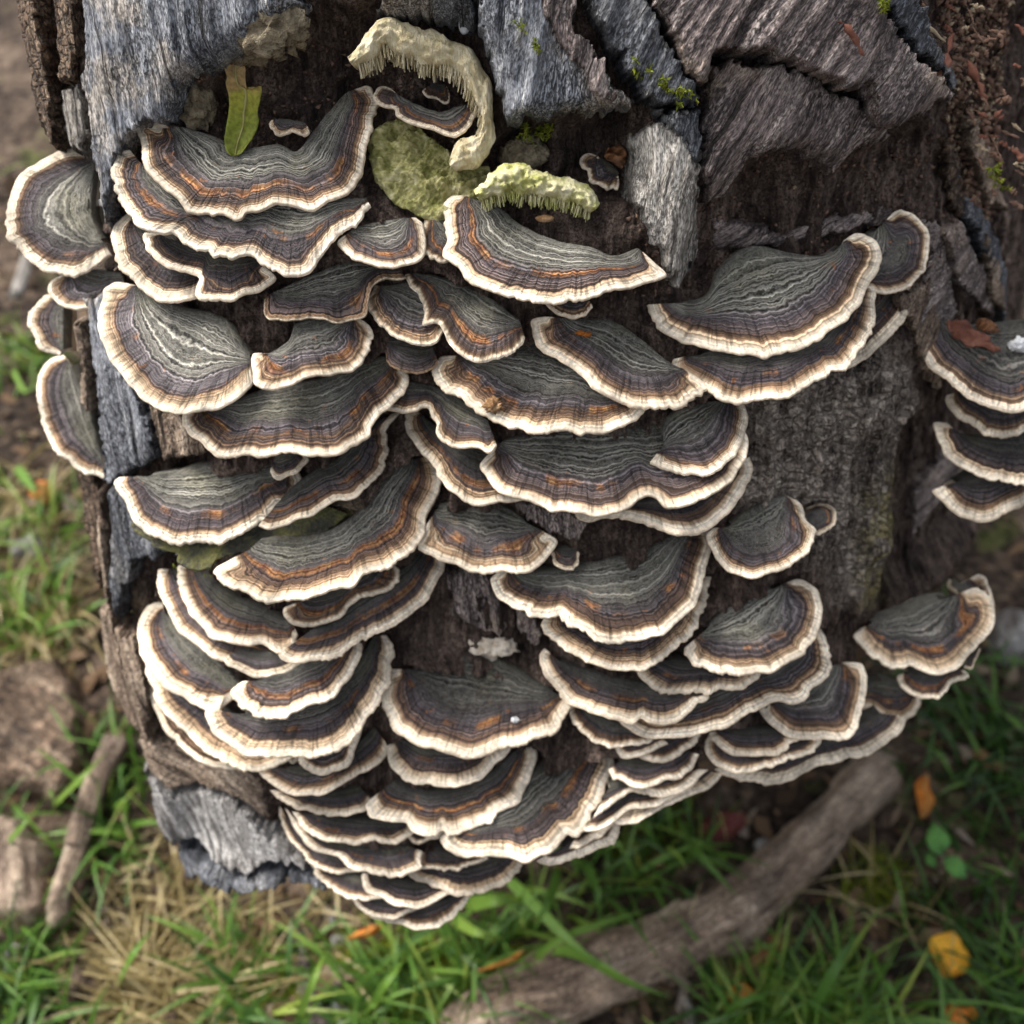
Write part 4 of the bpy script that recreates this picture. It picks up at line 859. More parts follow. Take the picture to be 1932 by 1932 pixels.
M['redchip'] = plain('red_wood_chip', [(.06, .024, .017), (.17, .068, .045), (.29, .15, .105)], 160, 4, bump=.7, stretch=(1, .25, 1))

def sheet(name, left, right, p, n, thick, mat, rows=26, cols=11, bow=0.0, curl=0.0, rag=.0, seed=3, vein=None, **kw):
    L = resample(on_plane(left, p, n), rows); Rg = resample(on_plane(right, p, n), rows)
    t = np.linspace(0, 1, cols)[None, :, None]
    P = L[:, None] * (1 - t) + Rg[:, None] * t
    tt = np.linspace(0, 1, rows)
    P = P + n * (bow * np.sin(np.pi * t[..., 0]) + curl * (tt[:, None] - .5) ** 2 * 4)[..., None]
    P = P + n * (rag * fbm(np.arange(rows)[:, None] * .35 + 0 * t[..., 0], t[..., 0] * 3.0, 3, seed))[..., None]
    V, F = solid(P, n, thick)
    al = np.repeat(tt, cols); al = np.concatenate([al, al])
    par = kw.pop('part_of', None)
    o = mesh_obj(name, V, F, M[mat], par, {'along': al}, **kw)
    if vein:
        mid = P[:, cols // 2] + n * .0002
        w = np.linspace(vein, vein * .3, rows)[:, None]
        sx = P[:, cols // 2 + 1] - P[:, cols // 2 - 1]; sx /= np.linalg.norm(sx, axis=1)[:, None] + 1e-9
        G = np.stack([mid - sx * w, mid + n * vein * .6, mid + sx * w], 1)
        Vv, Fv = solid(G, n, vein * .5)
        mesh_obj('midrib', Vv, Fv, M['vein'], o)
    return o

def blob(name, px, off, rad, mat, amp=.25, freq=3.0, seed=1, base=None, parent=None, **kw):
    c = base if base is not None else hit(px[0], px[1], off)[2]
    nu, nv = 28, 16
    th = np.linspace(0, 2 * np.pi, nu); ph = np.linspace(0, np.pi, nv)
    T, Pp = np.meshgrid(th, ph)
    d = np.stack([np.cos(T) * np.sin(Pp), np.sin(T) * np.sin(Pp), np.cos(Pp)], -1)
    nz = fbm(d[..., 0] * freq + seed, d[..., 1] * freq + d[..., 2] * freq * 1.7, 4, seed)
    nz[:, -1] = nz[:, 0]
    d = d * (1 + amp * nz * 1.6)[..., None]
    P = c + d[..., 0:1] * rad[0] * EX + d[..., 1:2] * rad[1] * ES + d[..., 2:3] * rad[2] * EN
    return mesh_obj(name, P.reshape(-1, 3), gridfaces(nu, nv), M[mat], parent, None, **kw)

def splinter(name, a, b, wid, off, mat, seed=1, thick=None, parent=None, **kw):
    """faceted sliver of wood lying on the log between two pixels"""
    A = hit(*a, off)[2]; B = hit(*b, off)[2]
    ax = B - A; Lg = np.linalg.norm(ax); ax /= Lg
    sd = np.cross(ax, EN); sd /= np.linalg.norm(sd)
    r = np.random.default_rng(seed)
    m = 9
    w = wid * .155e-3 * .5
    tk = thick or w * .8
    t = np.linspace(0, 1, m)
    taper = np.clip(np.minimum(t, 1 - t) * 4 + .25, 0, 1) * (1 + .38 * r.normal(size=m))
    ctr = A + ax * (t * Lg)[:, None] + sd * (r.normal(size=m) * w * .25)[:, None] + EN * (np.sin(t * np.pi) * tk * .6 + r.normal(size=m) * tk * .15)[:, None]
    ring = np.array([(-1, 0), (-.7, .7), (.1, 1), (.8, .6), (1, 0), (.6, -.6), (-.6, -.6), (-1, 0)])
    P = ctr[:, None] + sd * (ring[None, :, 0] * taper[:, None] * w)[..., None] + EN * (ring[None, :, 1] * taper[:, None] * tk)[..., None]
    return mesh_obj(name, P.reshape(-1, 3), gridfaces(len(ring), m), M[mat], parent, None, smooth=False, **kw)

# the leaf that stands on the big bracket
zb = lambda pts: cv('b', pts)
za = lambda pts: cv('a', pts)
tA = TOPS['A1']
lp = on_plane([(443, 293)], tA['A'], tA['n'])[0]
ln = np.array([0.05, -.80, .60]); ln /= np.linalg.norm(ln)
sheet('fallen_leaf', za([(1310, 335), (1282, 370), (1296, 440), (1290, 480), (1308, 560), (1304, 650), (1290, 740), (1285, 830), (1310, 880), (1338, 893)]),
      za([(1395, 365), (1408, 400), (1405, 450), (1418, 512), (1490, 492), (1485, 570), (1470, 640), (1476, 700), (1440, 790), (1390, 870), (1344, 894)]),
      lp, ln, .00035, 'greenleaf', 34, 13, bow=-.0014, curl=.002, rag=.0012, vein=.00045,
      label='half green half brown leaf standing upright on a grey bracket', cat='leaf')

# dead bracket remains with long cream pore tubes
def strip(name, path, hw, off, mat, label, seed, fringe_mat, fringe_side, fl=(.0012, .0034)):
    path = zb(path)
    c0 = hit(*path[len(path) // 2], off)[2]
    C = resample(on_plane(path, c0, EN), 90)
    w = np.interp(np.linspace(0, 1, 90), np.linspace(0, 1, len(hw)), np.asarray(hw) * .3307 * .15e-3)
    tg = np.gradient(C, axis=0); tg /= np.linalg.norm(tg, axis=1)[:, None]
    sd = np.cross(tg, EN)
    t = np.linspace(-1, 1, 15)
    w = w * (1 + .35 * fbm(np.arange(90) * .22, np.zeros(90), 3, seed))
    P = C[:, None] + sd[:, None] * (t[None] * w[:, None])[..., None]
    hh = .0035 * (1 - np.abs(t) ** 2.5)[None] + .0022 * fbm(np.arange(90)[:, None] * .30 + 0 * t, 0 * np.arange(90)[:, None] + t * 3, 4, seed + 4)
    P = P + EN * hh[..., None]
    V, F = solid(P, EN, .006)
    o = mesh_obj(name, V, F, M[mat], None, None, label=label, cat='mushroom')
    r = np.random.default_rng(seed)
    VV, FF = [], []
    for k in range(430):                                       # the torn tubes along one edge
        i = r.integers(2, 88); e = (fringe_side * (.55 + .5 * r.random()))
        b = C[i] + sd[i] * w[i] * e + EN * (.002 - .006 * r.random())
        d = -ES * r.uniform(*fl) + EX * r.normal() * .0003 + EN * r.normal() * .0002 + sd[i] * fringe_side * .0006
        s = r.uniform(.00022, .00045)
        q = [b + EX * s * math.cos(a) + EN * s * math.sin(a) for a in (0, 2.1, 4.2)]
        q2 = [x + d + (b - x) * .35 for x in q]
        n0 = len(VV); VV += q + q2
        FF += [(n0, n0 + 1, n0 + 4, n0 + 3), (n0 + 1, n0 + 2, n0 + 5, n0 + 4), (n0 + 2, n0, n0 + 3, n0 + 5)]
    f = mesh_obj('pore_tubes', np.array(VV), np.array(FF), M[fringe_mat], o)
    f['kind'] = 'stuff'
    return o
strip('dead_bracket', [(75, 360), (170, 285), (265, 190), (390, 235), (550, 285), (690, 330), (765, 420), (812, 520), (842, 640), (845, 760), (800, 835), (710, 900), (650, 955)],
      [36, 60, 76, 84, 88, 88, 74, 62, 54, 36, 66, 84, 26], .012, 'oldpore', 'dead cream bracket curled into an arch around the dark hollow', 5, 'oldpore', 1)
strip('dead_bracket', [(790, 1120), (880, 1065), (980, 1015), (1090, 1040), (1200, 1065), (1300, 1085), (1400, 1120), (1462, 1190)],
      [30, 60, 84, 72, 68, 66, 72, 36], .015, 'greenpore', 'dead cream and green bracket arm with torn tubes above the big fan', 9, 'greenpore', 1, (.001, .0028))
blob('pale_crumb', (990, 292), .004, (.005, .0045, .003), 'lump', .55, 3, 3, label='pale papery fungus crumb under the grey slab', cat='crumb')
blob('pale_crumb', (930, 1219), .001, (.0062, .004, .003), 'palecrumb', .55, 3, 8, label='whitish crumb lying in the dark hollow above the blackest bracket', cat='crumb')
blob('snail_shell', (876, 47), .004, (.0016, .0024, .0014), 'shell', .1, 2, 4, label='tiny white snail shell in a crack between grey slabs', cat='shell')
blob('rotten_lump', (512, 52), .0105, (.0080, .0068, .0038), 'lump', .5, 3, 6, parent=log_o)
blob('rotten_lump', (466, 96), .001, (.0055, .0035, .003), 'lump', .5, 3, 7, parent=log_o)
blob('rotten_lump', (372, 195), .004, (.005, .006, .003), 'lump', .5, 3, 17, parent=log_o)
def onb(key, px, lift=.001):
    t = TOPS[key]
    return on_plane([px], t['A'] + t['n'] * lift, t['n'])[0]
blob('brown_crumb', None, 0, (.0022, .0020, .0016), 'browncrumb', .8, 5, 11, base=onb('M2', (931, 764)), label='dry brown crumb on the white edge of a purple grey bracket', cat='crumb')
blob('white_crumb', None, 0, (.0009, .0009, .0007), 'shell', .8, 4, 12, base=onb('S9', (972, 1358)), label='white speck on the blackest bracket', cat='crumb')
blob('insect_pupa', None, 0, (.0026, .0010, .0010), 'browncrumb', .15, 3, 13, base=onb('C1', (1028, 412), .002), label='tan pupa lying at the back of the big smooth grey fan', cat='pupa')
for q, s in (((1094, 628), 14), ((1106, 631), 15)):
    blob('leaf_crumb', None, 0, (.0012, .0006, .0004), 'orangeleaf', .6, 4, s, base=onb('M1', q, .0008), label='orange leaf crumb on the sloping dark grey bracket', cat='crumb', group='orange leaf crumbs')
gp = hit(1163, 300, .007)[2]
sheet('leaf_scrap', zb([(1530, 850), (1518, 890), (1535, 915), (1560, 925)]), zb([(1600, 822), (1638, 870), (1636, 920), (1615, 965)]), gp, ln, .0004, 'brownleaf', 16, 9, bow=-.0010, rag=.004,
      label='curled orange brown leaf scrap behind a small cream bracket', cat='leaf')
# scraps on the slate bracket
t = TOPS['Q1']
for nm, l, r_, mt, lb in (('bark_scrap', [(1782, 612), (1792, 628), (1800, 632), (1830, 655), (1850, 655), (1872, 668)], [(1805, 605), (1822, 606), (1835, 622), (1862, 632), (1870, 650), (1890, 662)], 'redchip', 'brown bark scrap lying on the dark slate bracket'),
                          ('bark_scrap', [(1838, 612), (1850, 622), (1875, 632)], [(1850, 600), (1872, 610), (1886, 628)], 'brownleaf', 'rusty flake beside the bark scrap on the slate bracket')):
    sheet(nm, l, r_, t['A'] + t['n'] * .003, t['n'], .0006, mt, 22, 7, bow=.0006, rag=.004, label=lb, cat='scrap')
blob('white_crumb', None, 0, (.003, .002, .0016), 'shell', .6, 4, 19, base=onb('Q1', (1922, 650), .002), label='white crumb at the back of the dark slate bracket', cat='crumb')

# splinters and crumbs of red rot on top of the log
splinter('wood_splinter', (1799, 62), (1766, 162), 17, .008, 'redchip', 2, label='red splinter of wood on the dark diagonal slab', cat='splinter')
splinter('wood_splinter', (1587, 36), (1630, 106), 13, .020, 'redchip', 3, label='thin rusty needle of wood on the purple slab', cat='splinter')
splinter('wood_splinter', (1826, 112), (1862, 196), 13, .006, 'redchip', 4, label='dark red splinter beside the heap of crumbled wood', cat='splinter')
splinter('wood_splinter', (1690, 2), (1785, 80), 9, .012, 'chippale', 5, label='long straw thin splinter across the crumbled wood', cat='splinter')
r = np.random.default_rng(5)
for k in range(70):
    px = r.uniform(1730, 1960); py = r.uniform(-20, 400)
    if px < 1700 + (py * .55): px += 90
    a = r.uniform(-.2, 1.4); L = r.uniform(14, 42)
    splinter('wood_chip', (px, py), (px + math.cos(a) * L, py + math.sin(a) * L), r.uniform(4, 11), r.uniform(.003, .007), r.choice(['chip', 'chip', 'chip', 'redchip', 'chippale']), 100 + k,
             label='small wood chip in the heap of crumbled red rot', cat='wood chip', group='wood chips on top of the log')
for k, (px, py) in enumerate([(1330, 100), (1420, 470), (1205, 258), (1228, 262), (1190, 250), (1500, 350), (1560, 470), (1650, 330), (1210, 270), (1240, 255), (1690, 420), (1475, 240)]):
    a = r.uniform(0, 3); L = r.uniform(7, 15)
    splinter('bark_crumb', (px, py), (px + math.cos(a) * L, py + math.sin(a) * L), 7, .0025, r.choice(['chip', 'chippale', 'redchip']), 300 + k,
             label='tiny bark crumb caught on the wood below the slabs', cat='crumb', group='bark crumbs on the wood')
def crumbs(n, polyfn, off, size, mat, name, label, seed):
    r = np.random.default_rng(seed); VV, FF = [], []
    tet = np.array([(1, 0, 0), (-.6, .8, 0), (-.5, -.7, .1), (0, 0, .9), (.1, .1, -.5)])
    fc = [(0, 1, 3), (1, 2, 3), (2, 0, 3), (1, 0, 4), (2, 1, 4), (0, 2, 4)]
    XS, NN, CC = hits([polyfn(r) for _ in range(n)]); CC = CC + EN * (fd_at(XS[:, 0], XS[:, 1]) - NN)[:, None]
    for k in range(n):
        c = CC[k] + EN * off * r.random()
        q = tet @ np.linalg.qr(r.normal(size=(3, 3)))[0] * (r.uniform(*size) * np.array([1, 1, 1]))
        q = q * r.uniform(.5, 1.6, 3)
        n0 = len(VV); VV += list(c + q); FF += [(n0 + a, n0 + b, n0 + d) for a, b, d in fc]
    mesh_obj(name, np.array(VV), np.array(FF), M[mat], None, None, smooth=False, label=label, cat='debris', kind='stuff')
crumbs(900, lambda r: (lambda y: (r.uniform(1760 + y * .22, 1990), y))(r.uniform(-30, 430)), .003, (.0005, .0019), 'chip', 'crumbled_wood', 'crumbled red brown rotten wood on top of the log', 3)
crumbs(350, lambda r: (lambda y: (r.uniform(1760 + y * .22, 1990), y))(r.uniform(-30, 430)), .003, (.0004, .0015), 'chippale', 'crumbled_wood', 'paler crumbs of rotten wood on top of the log', 4)
crumbs(260, lambda r: (r.uniform(360, 900), r.uniform(60, 300)), .001, (.0003, .0009), 'chip', 'wood_dust', 'fine brown wood dust in the hollow', 6)
crumbs(400, lambda r: (r.uniform(1180, 1800), r.uniform(250, 560)), .001, (.0003, .0010), 'chip', 'wood_dust', 'fine brown wood dust under the purple ledge', 7)

# moss tufts
def blades(roots, dirs, lens, wid, seg=3, droop=.3, up=np.array([0, 0, 1.0]), seed=1):
    n = len(roots); t = np.linspace(0, 1, seg + 1)
    r = np.random.default_rng(seed)
    side = np.cross(dirs, r.normal(size=(n, 3))); side /= np.linalg.norm(side, axis=1)[:, None] + 1e-9
    C = roots[:, None] + dirs[:, None] * (lens[:, None] * t)[..., None] - up * (droop * lens[:, None] * t ** 2)[..., None]
    w = wid[:, None] * (1 - t ** 1.6 * .92)[None] * .5
    Pl = C - side[:, None] * w[..., None]; Pr = C + side[:, None] * w[..., None]
    V = np.stack([Pl, Pr], 2).reshape(-1, 3)
    b = (np.arange(n)[:, None] * (seg + 1) + np.arange(seg)[None]).ravel() * 2
    F = np.stack([b, b + 1, b + 3, b + 2], 1)
    return V, F
def tuft(path, n, ln_, off, label, seed, spread=4):
    r = np.random.default_rng(seed)
    pts = resample(np.asarray(path, float), 40) if len(path) > 1 else np.repeat(np.asarray(path, float), 40, 0)
    rt = hits([pts[r.integers(0, 40)] + r.normal(size=2) * spread for _ in range(max(8, n // 10))], off)[2]
    VV, FF, m = [], [], 0
    for c in rt:                                                # little shoots, each with small leaves up the stem
        sh = EN * r.uniform(.2, .9) + np.array([0, 0, .5]) + r.normal(size=3) * .55; sh /= np.linalg.norm(sh)
        L = ln_ * r.uniform(.6, 1.3); k = 14
        tt = r.uniform(.1, 1, k)
        roots = c + sh * (L * tt)[:, None]
        d = sh * .6 + r.normal(size=(k, 3)) * .6; d /= np.linalg.norm(d, axis=1)[:, None]
        V, F = blades(roots, d, np.full(k, L * .5) * r.uniform(.6, 1.2, k), np.full(k, L * .16), 2, .1, seed=seed + m)
        VV.append(V); FF.append(F + m); m += len(V)
    mesh_obj('moss_tuft', np.concatenate(VV), np.concatenate(FF), M['moss'], None, None, label=label, cat='moss', group='moss tufts on the wood')
tuft([(1205, 125), (1235, 155), (1270, 178), (1312, 192)], 420, .0030, .013, 'ragged line of yellow green moss along the dark ridge', 1, 5)
tuft([(985, 243), (1002, 252)], 90, .0026, .004, 'small moss sprig under the grey split slab', 2, 3)
tuft([(1022, 262), (1040, 245)], 130, .0030, .004, 'feathery moss sprig between slab and green tubes', 3, 4)
tuft([(1008, 82), (1020, 104)], 50, .0022, .015, 'tiny moss sprig on the crumbly purple slab', 4, 2)
tuft([(982, 52)], 36, .0018, .015, 'speck of moss at the top of the crumbly slab', 5, 2)
tuft([(1660, 5), (1668, 28)], 60, .0024, .018, 'moss sprig in a crack of the large purple slab', 6, 2)
tuft([(1868, 310), (1882, 335), (1892, 362)], 170, .0032, .006, 'bright moss sprig hanging beside the crumbled wood', 7, 4)
tuft([(340, 1062), (400, 1078)], 130, .0016, .010, 'mossy crust at the foot of the black stub', 8, 8)
# ------------------------------------------------------------------ ground
UPZ = np.array([0, 0, 1.0])
def gz(x, y):
    return .010 * fbm(x * 9, y * 9, 4, 61) + .004 * fbm(x * 60, y * 60, 3, 62)
def soil_material():
    k = NT('woodland_soil')
    pos = k.n('ShaderNodeTexCoord').outputs['Object']
    a = k.noise(pos, 14, 5, .65); b = k.noise(pos, 120, 5, .7); c = k.voro(pos, 150)
    m = k.math('ADD', k.math('MULTIPLY', a, .45), k.math('MULTIPLY', b, .55))
    col = k.ramp(m, [(.38, (.008, .006, .005)), (.46, (.032, .022, .016)), (.54, (.10, .070, .050)), (.64, (.22, .165, .12))])
    gm = k.mr(k.noise(pos, 20, 4, .6), .56, .68)
    col = k.mix(k.math('MULTIPLY', gm, .6), col, k.ramp(b, [(.35, (.020, .030, .006)), (.65, (.11, .14, .025))]))
    return k.done(col, .9, k.bump(k.math('ADD', b, k.math('MULTIPLY', c, .6)), 1.0, .006), .2)
M['soil'] = soil_material()
ax = np.concatenate([-np.geomspace(30, .9, 14), np.linspace(-.85, .85, 280), np.geomspace(.9, 30, 14)])
ay = np.concatenate([-np.geomspace(30, .6, 14), np.linspace(-.55, 1.15, 280), np.geomspace(1.2, 30, 14)])
AX, AY = np.meshgrid(ax, ay)
mesh_obj('ground', np.stack([AX, AY, gz(AX, AY)], -1).reshape(-1, 3), gridfaces(len(ax), len(ay)), M['soil'], None, None, origin=(0, 0, 0), kind='structure',
         label='dark woodland soil with litter and grass', cat='ground')

def gpt(px, z=0.0):
    P = on_ground([px], z)[0]
    return on_ground([px], z + gz(P[0:1], P[1:2])[0])[0]

def gslab(name, px, thick, mat, ang, seed, jag=.004, smooth_=.010, **kw):
    xs = np.array([gpt(p, thick)[:2] for p in px])
    lo = xs.min(0) - .006; hi = xs.max(0) + .006; dx = .0016
    X, Y = np.meshgrid(np.arange(lo[0], hi[0], dx), np.arange(lo[1], hi[1], dx))
    a = R(ang); ga = X * math.cos(a) + Y * math.sin(a); gb = -X * math.sin(a) + Y * math.cos(a)
    sd = sdist(xs, X, Y) + fbm(X * 130, Y * 130, 4, seed) * jag
    top = thick * (1 + .6 * fbm(X * 20, Y * 20, 2, seed + 1)) + .004 * fbm(ga * 170, gb * 24, 4, seed + 2) + .003 * fbm(X * 90, Y * 90, 3, seed + 3)
    e = sstep(0, 1, np.clip(sd / smooth_, 0, 1)) ** .6
    z = gz(X, Y) - .006 + (top + .006) * e
    V = np.stack([X, Y, z], -1).reshape(-1, 3)
    F = gridfaces(X.shape[1], X.shape[0]); F = F[(sd.ravel()[F] > -.001).any(1)]
    us = np.zeros(len(V), bool); us[F.ravel()] = True; rm = np.cumsum(us) - 1
    g = np.stack([ga * .6 + seed, gb * .6, z], -1).reshape(-1, 3)
    return mesh_obj(name, V[us], rm[F], M[mat], None, {'gr': g[us]}, **kw)

gslab('bark_chunk', [(-60, 1250), (60, 1232), (112, 1215), (150, 1290), (168, 1410), (140, 1480), (95, 1512), (20, 1490), (-60, 1480)], .018, 'bark', 60, 3, label='broad slab of old bark lying flat on the ground', cat='bark')
gslab('bark_chunk', [(-60, 1515), (50, 1530), (98, 1600), (98, 1720), (55, 1752), (0, 1745), (-60, 1700)], .022, 'tanwood', 20, 5, label='rounded brown piece of wood below the broad bark slab', cat='wood')
gslab('bark_chunk', [(100, 1792), (150, 1778), (192, 1830), (186, 1882), (112, 1898), (92, 1850)], .014, 'bark', 0, 7, label='small dark red brown bark lump in the dead grass', cat='bark')
gslab('bark_chunk', [(540, 1735), (585, 1730), (608, 1850), (650, 1950), (560, 1965), (545, 1850)], .012, 'purple', 12, 9, label='narrow purple brown board half sunk in grass', cat='wood')
gslab('bark_chunk', [(590, 1850), (640, 1825), (695, 1960), (625, 1980)], .010, 'slate', 20, 11, label='dark slate coloured bark piece beside the narrow board', cat='bark')
gslab('bark_chunk', [(478, 1872), (525, 1876), (548, 1960), (500, 1990)], .010, 'tanwood', 10, 13, label='tan wood chip poking out at the edge of the dead grass', cat='wood')
gslab('bark_chunk', [(285, 1888), (345, 1876), (362, 1960), (276, 1975)], .012, 'bark', 30, 15, label='dark bark lump between yellow straw tufts', cat='bark')
gslab('bark_chunk', [(1270, 1850), (1300, 1840), (1325, 1890), (1330, 1960), (1290, 1960)], .010, 'pale', 10, 17, label='pale splintered stick end in the dark litter', cat='wood')
gslab('stone', [(1885, 1105), (1935, 1088), (2000, 1140), (1985, 1215), (1930, 1220), (1884, 1195)], .03, 'ashbark', 0, 19, jag=.001, smooth_=.03, label='smooth light grey stone behind the log corner', cat='stone')
gslab('stone', [(1415, 1570), (1440, 1553), (1475, 1570), (1472, 1600), (1445, 1615), (1420, 1598)], .010, 'ashbark', 0, 21, jag=.001, smooth_=.012, label='small grey pebble beside the fallen branch', cat='stone')
gslab('wood_chip', [(1662, 1516), (1678, 1512), (1694, 1545), (1684, 1578), (1666, 1578)], .006, 'ashbark', 0, 23, jag=.001, label='whitish chip standing out on the dark ground', cat='wood chip')
gslab('wood_chip', [(600, 1690), (640, 1700), (665, 1760), (660, 1800), (610, 1780)], .008, 'ashbark', 30, 25, label='pale lichen grey chip below the bark flake', cat='wood chip')
gslab('wood_chip', [(0, 1770), (40, 1740), (60, 1790), (20, 1815), (-30, 1810)], .008, 'ashbark', 10, 27, label='bluish grey chip beside the rounded brown wood', cat='wood chip')
gslab('wood_chip', [(0, 1010), (60, 985), (90, 1015), (60, 1050), (0, 1060)], .008, 'ashbark', 10, 29, label='flat grey chip in the grass beside the log', cat='wood chip')
gslab('wood_chip', [(255, 1620), (310, 1610), (330, 1640), (270, 1650)], .008, 'ashbark', 80, 31, label='white chip under the torn bark flake', cat='wood chip')

def stick(name, path, rad, mat, seed, zoff=None, wob=.25, flat=1.0, parent=None, **kw):
    C = np.array([gpt(p, (zoff if zoff is not None else rad[min(i, len(rad) - 1)] * .8)) for i, p in enumerate(path)])
    m = 80; C = resample(C, m); rd = np.interp(np.linspace(0, 1, m), np.linspace(0, 1, len(rad)), rad)
    tg = np.gradient(C, axis=0); tg /= np.linalg.norm(tg, axis=1)[:, None]
    s = np.cross(tg, UPZ); s /= np.linalg.norm(s, axis=1)[:, None]; u = np.cross(s, tg)
    k = 24; a = np.linspace(0, 2 * np.pi, k)
    L = np.concatenate([[0], np.cumsum(np.linalg.norm(np.diff(C, axis=0), axis=1))])
    nz = fbm(np.cos(a)[None] * 1.5 + np.sin(a)[None] * .7 + 5, L[:, None] * 22, 4, seed) + .5 * fbm(np.cos(a)[None] * 5, L[:, None] * 8 + np.sin(a)[None] * 4, 2, seed + 3)
    rr_ = rd[:, None] * (1 + wob * nz); end = np.minimum(1, np.minimum(np.arange(m), m - 1 - np.arange(m)) / 3.0 + .15); rr_ = rr_ * end[:, None]
    P = C[:, None] + s[:, None] * (np.cos(a)[None] * rr_)[..., None] + u[:, None] * (np.sin(a)[None] * rr_ * flat)[..., None]
    g = np.stack([np.repeat(a[None] * rd.mean() + seed, m, 0), np.repeat(L[:, None], k, 1), 0 * rr_], -1)
    return mesh_obj(name, P.reshape(-1, 3), gridfaces(k, m), M[mat], parent, {'gr': g.reshape(-1, 3) * .6}, **kw)
br = stick('fallen_branch', [(820, 1990), (960, 1905), (1130, 1838), (1290, 1765), (1430, 1670), (1540, 1580), (1620, 1500), (1690, 1430)], [.014, .016, .017, .016, .018, .017, .016, .013], 'tanwood', 3, .008, .6, .75,
      label='thick decayed fallen branch on the dark ground', cat='branch')
stick('bark_ridge', [(1010, 1925), (1190, 1850), (1330, 1780), (1450, 1690), (1560, 1580), (1630, 1505)], [.006, .007, .0075, .009, .008, .005], 'tanwood', 5, .014, .5, .6, parent=br)
tw = stick('dead_twig', [(105, 1752), (112, 1700), (140, 1610), (165, 1530), (192, 1460), (228, 1390)], [.006, .0068, .0065, .0075, .008, .009], 'tanwood', 7, .014, .4, label='bent tan twig leaning towards the torn bark', cat='twig')
stick('side_twig', [(140, 1600), (152, 1540), (160, 1495)], [.005, .0045, .003], 'tanwood', 8, .018, .4, parent=tw)
stick('dead_twig', [(30, 560), (45, 520), (52, 480)], [.006, .006, .004], 'pale', 9, .02, .3, label='pale twig under the large rounded bracket', cat='twig')

# leaves on the ground
def gleaf(name, l, r_, mat, lift, tiltx, label, vein=.0005, seed=1, group=None):
    c = gpt(np.mean(np.concatenate([l, r_]), 0), lift)
    n = np.array([tiltx, -.25, 1.0]); n /= np.linalg.norm(n)
    sheet(name, l, r_, c, n, .0005, mat, 18, 9, bow=.003, curl=-.003, rag=.004, seed=seed, vein=vein, label=label, cat='leaf', group=group)
zi = lambda pts: (np.array([2024, 2024]) + np.asarray(pts, float) / 1.932) / 1.5652
gleaf('fallen_leaf', zi([(1525, 1400), (1395, 1445), (1410, 1540), (1440, 1600), (1478, 1672)]), zi([(1535, 1400), (1590, 1470), (1632, 1550), (1600, 1640), (1490, 1676)]), 'yellowleaf', .012, .1, 'bright yellow birch leaf on the dark ground')
gleaf('fallen_leaf', zi([(310, 1690), (240, 1735), (250, 1790), (290, 1850)]), zi([(320, 1690), (385, 1730), (398, 1795), (310, 1852)]), 'orangeleaf', .012, -.1, 'small orange leaf folded in the grass')
gleaf('fallen_leaf', zi([(1530, 1815), (1455, 1855), (1470, 1930), (1520, 1990)]), zi([(1540, 1818), (1600, 1842), (1665, 1835), (1670, 1980)]), 'orangeleaf', .012, .1, 'lobed orange leaf at the grass edge')
gleaf('fallen_leaf', zi([(1380, 500), (1310, 560), (1330, 680), (1345, 760)]), zi([(1386, 500), (1405, 600), (1432, 660), (1385, 752)]), 'orangeleaf', .010, .0, 'rust orange leaf near the seedling')
gleaf('fallen_leaf', zi([(1640, 355), (1660, 420), (1720, 470), (1800, 495)]), zi([(1660, 350), (1740, 385), (1790, 430), (1880, 455)]), 'brownleaf', .010, .0, 'dull brown leaf in the shaded grass')
gleaf('fallen_leaf', zi([(180, 720), (80, 800), (90, 870), (200, 900)]), zi([(190, 715), (330, 720), (340, 800), (280, 880)]), 'redleaf', .008, .0, 'dark maroon leaf under the cluster')
gleaf('fallen_leaf', zi([(1900, 1490), (1870, 1580), (1900, 1670)]), zi([(1960, 1490), (1970, 1580), (1950, 1670)]), 'redleaf', .010, .0, 'dark red leaf at the edge of the grass')
gleaf('fallen_leaf', zi([(480, 1420), (440, 1500), (300, 1600), (260, 1680)]), zi([(590, 1420), (570, 1500), (420, 1620), (300, 1700)]), 'brownleaf', .008, .0, 'long ochre brown leaf below the branch')
gleaf('fallen_leaf', [(985, 1790), (955, 1810), (900, 1830)], [(990, 1795), (965, 1815), (905, 1834)], 'orangeleaf', .03, .0, 'thin rusty leaf strip among grass blades')
gleaf('fallen_leaf', [(700, 1745), (680, 1755), (652, 1770)], [(722, 1745), (700, 1765), (655, 1774)], 'orangeleaf', .03, .0, 'small orange leaf strip under the cluster tip')
gleaf('fallen_leaf', [(70, 905), (55, 930), (80, 950)], [(95, 905), (100, 930), (90, 950)], 'orangeleaf', .012, .0, 'rusty leaf scrap beside the log', .0003)
# seedling
sr = empty('seedling', gpt((1775, 1630), 0), label='seedling with three smooth green leaves in the grass', cat='plant')
sn = np.array([.1, -.35, 1.0]); sn /= np.linalg.norm(sn)
for l, r_, z in ((zi([(1410, 780), (1375, 860), (1400, 940), (1445, 968)]), zi([(1415, 778), (1490, 840), (1512, 900), (1455, 970)]), .035),
                 (zi([(1470, 990), (1485, 1040), (1530, 1090), (1595, 1100)]), zi([(1480, 985), (1550, 975), (1595, 1030), (1600, 1098)]), .03),
                 (zi([(1370, 960), (1375, 1010), (1420, 1040)]), zi([(1380, 955), (1430, 985), (1428, 1040)]), .02)):
    sheet('leaf', l, r_, gpt(np.mean(l, 0), z), sn, .0005, 'freshleaf', 14, 9, bow=.002, vein=.0004, part_of=sr)
stick('stem', [(1778, 1612), (1776, 1630), (1775, 1650)], [.0009, .0009, .0009], 'tanwood', 31, .015, .1, parent=sr)

